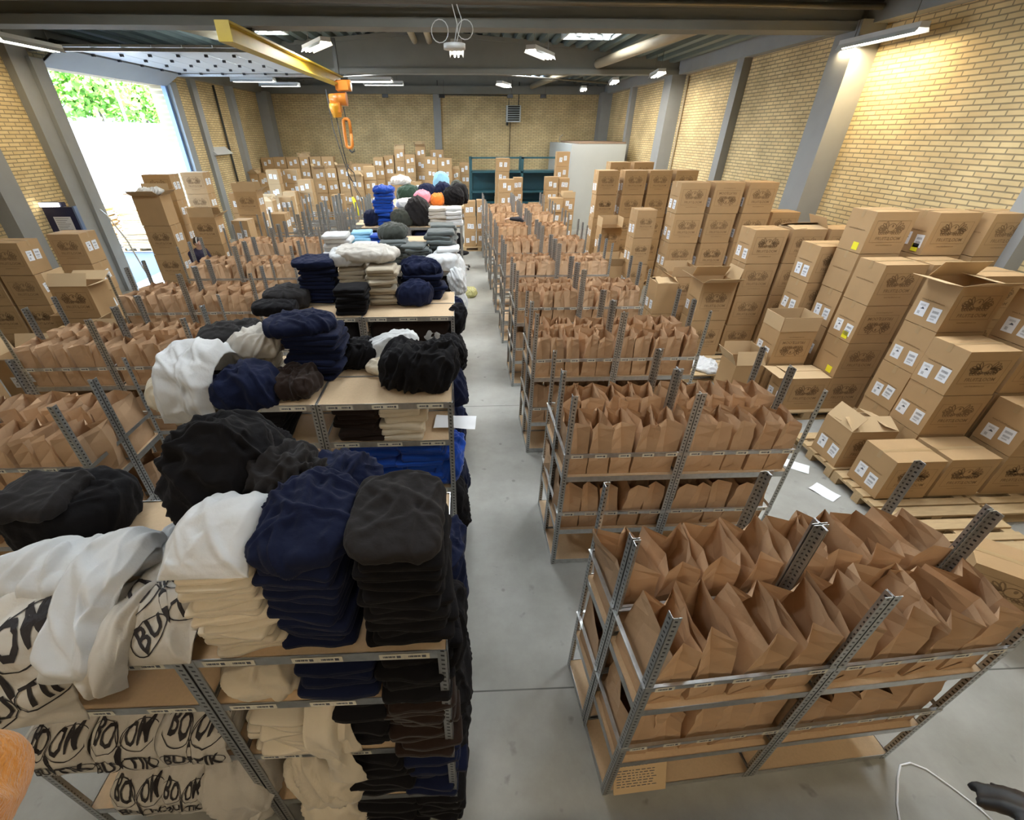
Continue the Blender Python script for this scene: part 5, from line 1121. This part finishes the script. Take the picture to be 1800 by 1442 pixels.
def person(label, base, hp, tor, hd, fwd, arms, legs, top, hairm, trous, long_=False, extra=None, gloves=None):
    t = thing('person', label, 'person', None, (0, 0, 0)); V = Vector
    b = MB(); c, n_ = V(tor), V(hd); hp = V(hp)
    limb(b, [hp, hp.lerp(c, .5), c, c.lerp(n_, .45)], [.125, .115, .13, .06]); limb(b, [c.lerp(n_, .3), n_-V((0, 0, .05))], [.06, .055])
    q, M = head(b, n_, fwd)
    for i, a in enumerate(arms):
        hb = MB() if gloves else b; limb(b, a[:3], [.05, .042, .028]); hand(hb, a[2], (-.30, .93, .12) if gloves and i else V(a[2])-V(a[1]), a[3], (1, -1)[i], .35 if not (gloves and i) else .5, 1.0 if not (gloves and i) else 1.25)
        if gloves: fused('glove', hb, M_BLACK, t, .0065, 'black glove')
    for l in legs: limb(b, l[:3], [.085, .06, .042]); lobe(b, V(l[2])+V((0, .05, -.03)), (.045, .12, .04), 8)
    fused('body', b, M_SKIN, t, .009)
    face_bits(t, q, M, hairm, long_)
    j = MB(); s = c-hp; s.normalize()
    limb(j, [hp+s*.02, hp.lerp(c, .5), c], [.155, .145, .155]); sh = (V(arms[0][0])-V(arms[1][0])).normalized()*.12
    lobe(j, c+sh*.7, (.10, .10, .10), 9); lobe(j, c-sh*.7, (.10, .10, .10), 9); limb(j, [c, c.lerp(n_, .32)], [.12, .075])
    for a in arms: limb(j, [c.lerp(V(a[0]), .6), a[0], a[1], V(a[1]).lerp(V(a[2]), .9)], [.09, .075, .062, .044])
    fused('jacket', j, top, t, .012)
    p = MB(); limb(p, [hp-s*.02, hp+s*.08], [.15, .14])
    for l in legs: limb(p, [hp.lerp(V(l[0]), .8), l[0], l[1], V(l[1]).lerp(V(l[2]), .92)], [.12, .105, .08, .062])
    fused('trousers', p, trous, t, .014)
    f = MB()
    for l in legs: lobe(f, V(l[2])+V((0, .05, -.035)), (.052, .135, .048), 9)
    fused('shoes', f, M_BLACK, t, .010)
    return t
M_JKT = mat('dark_jacket', (.022, .018, .045), .85, 0, .1, 6, .4, 20, .01); M_TR = mat('dark_trousers', (.03, .03, .04), .9)
x, y = -6.22, 11.05
t = person('person in a dark navy jacket with pale headphones, standing by the tall cartons, looking down', (x, y, 0), (x, y, .92), (x+.03, y-.02, 1.32), (x+.10, y-.06, 1.58), (.85, -.45, -.30),
    [((x-.06, y-.2, 1.36), (x+.0, y-.27, 1.08), (x+.24, y-.24, .98), (.2, .2, -1)), ((x+.06, y+.17, 1.36), (x+.14, y+.22, 1.08), (x+.34, y+.1, 1.0), (.2, -.2, -1))],
    [((x-.03, y-.1, .88), (x, y-.1, .48), (x-.02, y-.1, .08)), ((x+.02, y+.1, .88), (x+.04, y+.1, .48), (x, y+.1, .08))], M_JKT, M_HAIRD, M_TR)
part('headphones', MB().tube([(x+.10-.03*math.cos(a), y-.06+.115*math.cos(a*1.0), 1.585+.125*math.sin(a)) for a in [PI*k/12 for k in range(13)]], .010, 8).mesh('headphones', M_HOUSE), t)
x, y = 2.02, 13.72
person('person bending over the far right bag racks in a black long-sleeved top, brown hair', (x, y, 0), (x+.06, y+.02, .95), (x-.06, y-.0, 1.38), (x-.13, y-.02, 1.70), (-.8, -.3, -.5),
    [((x-.08, y+.18, 1.46), (x-.30, y+.15, 1.62), (x-.54, y+.05, 1.64), (0, 0, -1)), ((x-.08, y-.19, 1.48), (x-.34, y-.24, 1.66), (x-.60, y-.24, 1.68), (0, 0, -1))],
    [((x+.1, y-.1, .88), (x+.08, y-.1, .48), (x+.1, y-.1, .08)), ((x+.1, y+.1, .88), (x+.12, y+.1, .48), (x+.1, y+.1, .08))], mat('black_top', (.012, .014, .022), .9, 0, .1, 8, .4, 20, .01), M_HAIRB, M_TR, True)
# the photographer's own orange knit sleeves and black glove reach into the lower corners
struct('floor_2', MB().box(-2.6, 2.6, YN+.1, -.22, 1.92, 2.02).mesh('mezzanine', M_CHIP))
person('person in an orange knit sweater and black gloves taking the picture from the landing', (0, -.5, 2), (0, -.62, 2.90), (0, -.52, 3.36), (0, -.42, 3.68), (0, 1, -.3),
    [((-.22, -.50, 3.42), (-.645, .245, 3.04), (-.16, -.10, 3.60), (.6, .6, .3)), ((.22, -.50, 3.42), (.70, -.22, 3.1), (.80, .035, 2.985), (-.5, .2, -.8))],
    [((-.1, -.66, 2.84), (-.12, -.56, 2.48), (-.12, -.62, 2.1)), ((.1, -.66, 2.84), (.12, -.56, 2.48), (.12, -.62, 2.1))], M_KNIT, M_HAIRB, M_TR, gloves=True)

# ---------------------------------------------------------------- odds and ends
t = thing('notice_board', 'dark navy metal panel with a taped paper list, left of the door', 'board', MB().box(-9.52, -8.84, 11.3, 11.36, 0, 2.32).mesh('notice_board', M_NAVYP))
m = MB().box(-9.36, -8.98, 11.292, 11.297, 1.70, 2.12, 0)
for k in range(9): m.box(-9.33, -9.33+.3-.05*(k % 3), 11.289, 11.292, 2.08-k*.04, 2.087-k*.04, 1)
part('paper', m.mesh('paper', [M_WHITE, M_BLACKINK]), t)
part('post', MB().box(-8.84, -8.80, 11.28, 11.38, 0, 2.34).mesh('post', mat('blue_grey_paint', (.16, .24, .42), .4)), t)
t = thing('work_lamp', 'small lit strip lamp standing on the navy panel', 'lamp', MB().box(-9.55, -9.05, 11.32, 11.42, 2.325, 2.42).mesh('work_lamp', M_NAVYP))
part('tube', MB().box(-9.55, -9.12, 11.30, 11.318, 2.33, 2.41).mesh('tube', M_TUBE), t)
pipe('cable', 'white cable looping down from the left door column', [(-9.2, 12.6, 2.1), (-9.0, 12.5, 1.95), (-8.7, 12.4, 1.4), (-8.5, 12.3, .7), (-8.3, 12.2, .25), (-8.1, 12.2, .02)], .018, M_HOUSE, 'cable')
# flattened cardboard bales outside
for q, (bx, by, nn, nm) in enumerate(((-14.6, 19.6, 26, 'left'), (-13.3, 20.2, 24, 'right'), (-12.0, 17.9, 12, 'nearest'))):
    g = random.Random(q)
    thing('pallet', 'wooden pallet under the %s stack of flattened cardboard outside' % nm, 'pallet', CACHE["pallet"], (bx-.6, by-.4, 0), group='wooden pallets')
    for k in range(nn):
        me = cached(('flat', k % 4), lambda: MB().box(-.58+g.uniform(-.06, .06), .58+g.uniform(-.06, .06), -.4, .4+g.uniform(-.05, .05), 0, .035).mesh('cardboard_sheet', M_CARDIN))
        thing('cardboard_sheet', 'flattened cardboard, %s from the bottom of the %s stack outside the door' % (ORD[k] if k < 20 else 'twenty-'+ORD[k-20], nm), 'cardboard', me, (bx+g.uniform(-.05, .05), by+g.uniform(-.04, .04), .146+k*.045), (R(g.uniform(-1, 1)), 0, R(g.uniform(-6, 6))), 'flattened cardboard outside')
t = thing('pallet_truck', 'pallet truck handle standing in front of the cardboard stacks outside', 'pallet truck', None, (-13.4, 17.6, 0))
part('handle', MB().tube([(0, 0, .2), (.05, 0, 1.0), (-.16, 0, 1.1), (-.16, 0, 1.28), (.0, 0, 1.33), (.2, 0, 1.28), (.22, 0, 1.1), (.05, 0, 1.0)], .022).mesh('handle', M_NAVYP), t)
part('fork', MB().box(-.28, -.12, .1, 1.2, .06, .12).box(.12, .28, .1, 1.2, .06, .12).box(-.2, .2, -.1, .12, .08, .3).mesh('fork', M_DARK), t)
for sx in (-.1, .1): part('wheel', MB().tube([(sx-.03, 0, .09), (sx+.03, 0, .09)], .09, 16).mesh('wheel', M_BLACK), t)
# office chair peeping out at the end of the clothes racks
t = thing('office_chair', 'black office chair half hidden at the far end of the clothes racks', 'chair', None, (.02, 14.6, 0), (0, 0, .5))
lobe_ = MB(); lobe(lobe_, (0, 0, .5), (.25, .24, .06), 10); part('seat', lobe_.mesh('seat', FAB['black']), t)
lobe_ = MB(); lobe(lobe_, (0, .22, .82), (.22, .06, .26), 10); part('backrest', lobe_.mesh('backrest', FAB['black']), t)
part('column', MB().tube([(0, 0, .08), (0, 0, .46)], .03).tube([(0, .1, .5), (0, .24, .7)], .02).mesh('column', M_CHROME), t)
for k in range(5):
    a = k*2*PI/5; part('leg', MB().tube([(0, 0, .12), (.28*math.cos(a), .28*math.sin(a), .08)], .02).mesh('leg', M_CHROME), t)
    part('caster', MB().tube([(.28*math.cos(a)-.02, .28*math.sin(a), .035), (.28*math.cos(a)+.02, .28*math.sin(a), .035)], .033, 12).mesh('caster', M_BLACK), t)
pipe('string', 'thin white string curling on the floor beside the nearest bag rack', [(2.70, .80, .006), (2.80, .95, .006), (2.92, 1.08, .006), (3.0, 1.15, .006), (3.08, 1.16, .006), (3.16, 1.12, .006), (3.24, 1.02, .006), (3.32, .90, .006), (3.36, .80, .006)], .006, M_WHITE, 'string')
# folded reusable bag carton on the bottom deck
T_RE = font_mesh('Reusable', 1, .02); m = MB()
m.add([(0, 0, .0), (.36, .03, 0), (.37, .03, .20), (.0, 0, .28), (0, .01, .0), (.36, .04, 0), (.37, .04, .20), (.0, .01, .28)], [(0, 1, 2, 3), (7, 6, 5, 4), (0, 3, 7, 4), (1, 5, 6, 2), (3, 2, 6, 7), (0, 4, 5, 1)])
put2d(m, T_RE, .13, .205, .06, lambda u, v: (u, -.002+.083*u, v), 1)
g = random.Random(2)
for k in range(7):
    x = .02
    while x < .27-.0*k: w = g.uniform(.01, .035); z = .155-k*.018; m.add([(x, -.002+.083*x, z), (x+w, -.002+.083*(x+w), z), (x+w, -.002+.083*(x+w), z+.005), (x, -.002+.083*x, z+.005)], [(0, 1, 2, 3)], 1); x += w+.01
thing('cardboard_flap', 'torn cardboard piece reading Reusable on the lowest deck of the nearest bag rack', 'cardboard', m.mesh('cardboard_flap', [mat('pale_card', (.66, .48, .28), .8, 0, .05, 8), M_BLACKINK]), (.93, 1.05, .06), (R(-30), 0, 0))
# past 300 cartons: those that show least (mostly hidden ones) become one mass
HIDDEN = [166, 167, 168, 171, 174, 175, 177, 178, 181, 182, 184, 185, 188, 189, 190, 191, 194, 195, 196, 198, 199, 202, 203, 204, 208, 209, 210, 211, 214, 215, 216, 217, 220, 221, 225, 231, 232, 236, 243, 244, 245, 246, 247, 249, 263, 268, 269, 270, 271, 278, 281, 282, 283, 284, 286, 287, 288, 289, 291, 295, 296, 297, 301, 302, 306, 307, 312, 313, 314, 315, 318, 319, 322, 323, 324, 328, 329, 330, 332, 333, 334, 338, 339, 340, 344, 345, 346, 347, 348, 350, 351, 352, 356, 357, 358, 361, 362, 372, 373, 374, 375, 376, 379, 380, 385, 386, 387, 390, 391, 392, 394, 395, 398, 399, 403, 407, 408, 411, 412, 413, 414]
car = sorted([o for o in bpy.data.objects if not o.parent and o.name.split('.')[0] == 'carton'], key=lambda o: o.name)
m = MB()
for o in [car[i] for i in HIDDEN if i < len(car)]:
    for c in [o]+list(o.children):
        MW = o.matrix_basis if c is o else o.matrix_basis @ c.matrix_basis; sl = [x.name for x in c.data.materials]
        for p in c.data.polygons:
            nm = sl[p.material_index]
            m.add([MW @ c.data.vertices[v].co for v in p.vertices], [tuple(range(len(p.vertices)))], {'cardboard': 0, 'carton_print': 1, 'label_paper': 2, 'label_print': 3}.get(nm, 0))
    for c in list(o.children): bpy.data.objects.remove(c)
    bpy.data.objects.remove(o)
if m.v: thing('cartons', 'brown cartons mostly hidden behind the front stacks', 'boxes', m.mesh('cartons', [M_CARD, M_INK, M_WHITE, M_BLACKINK]), kind='stuff')
print('total', len(bpy.data.objects))
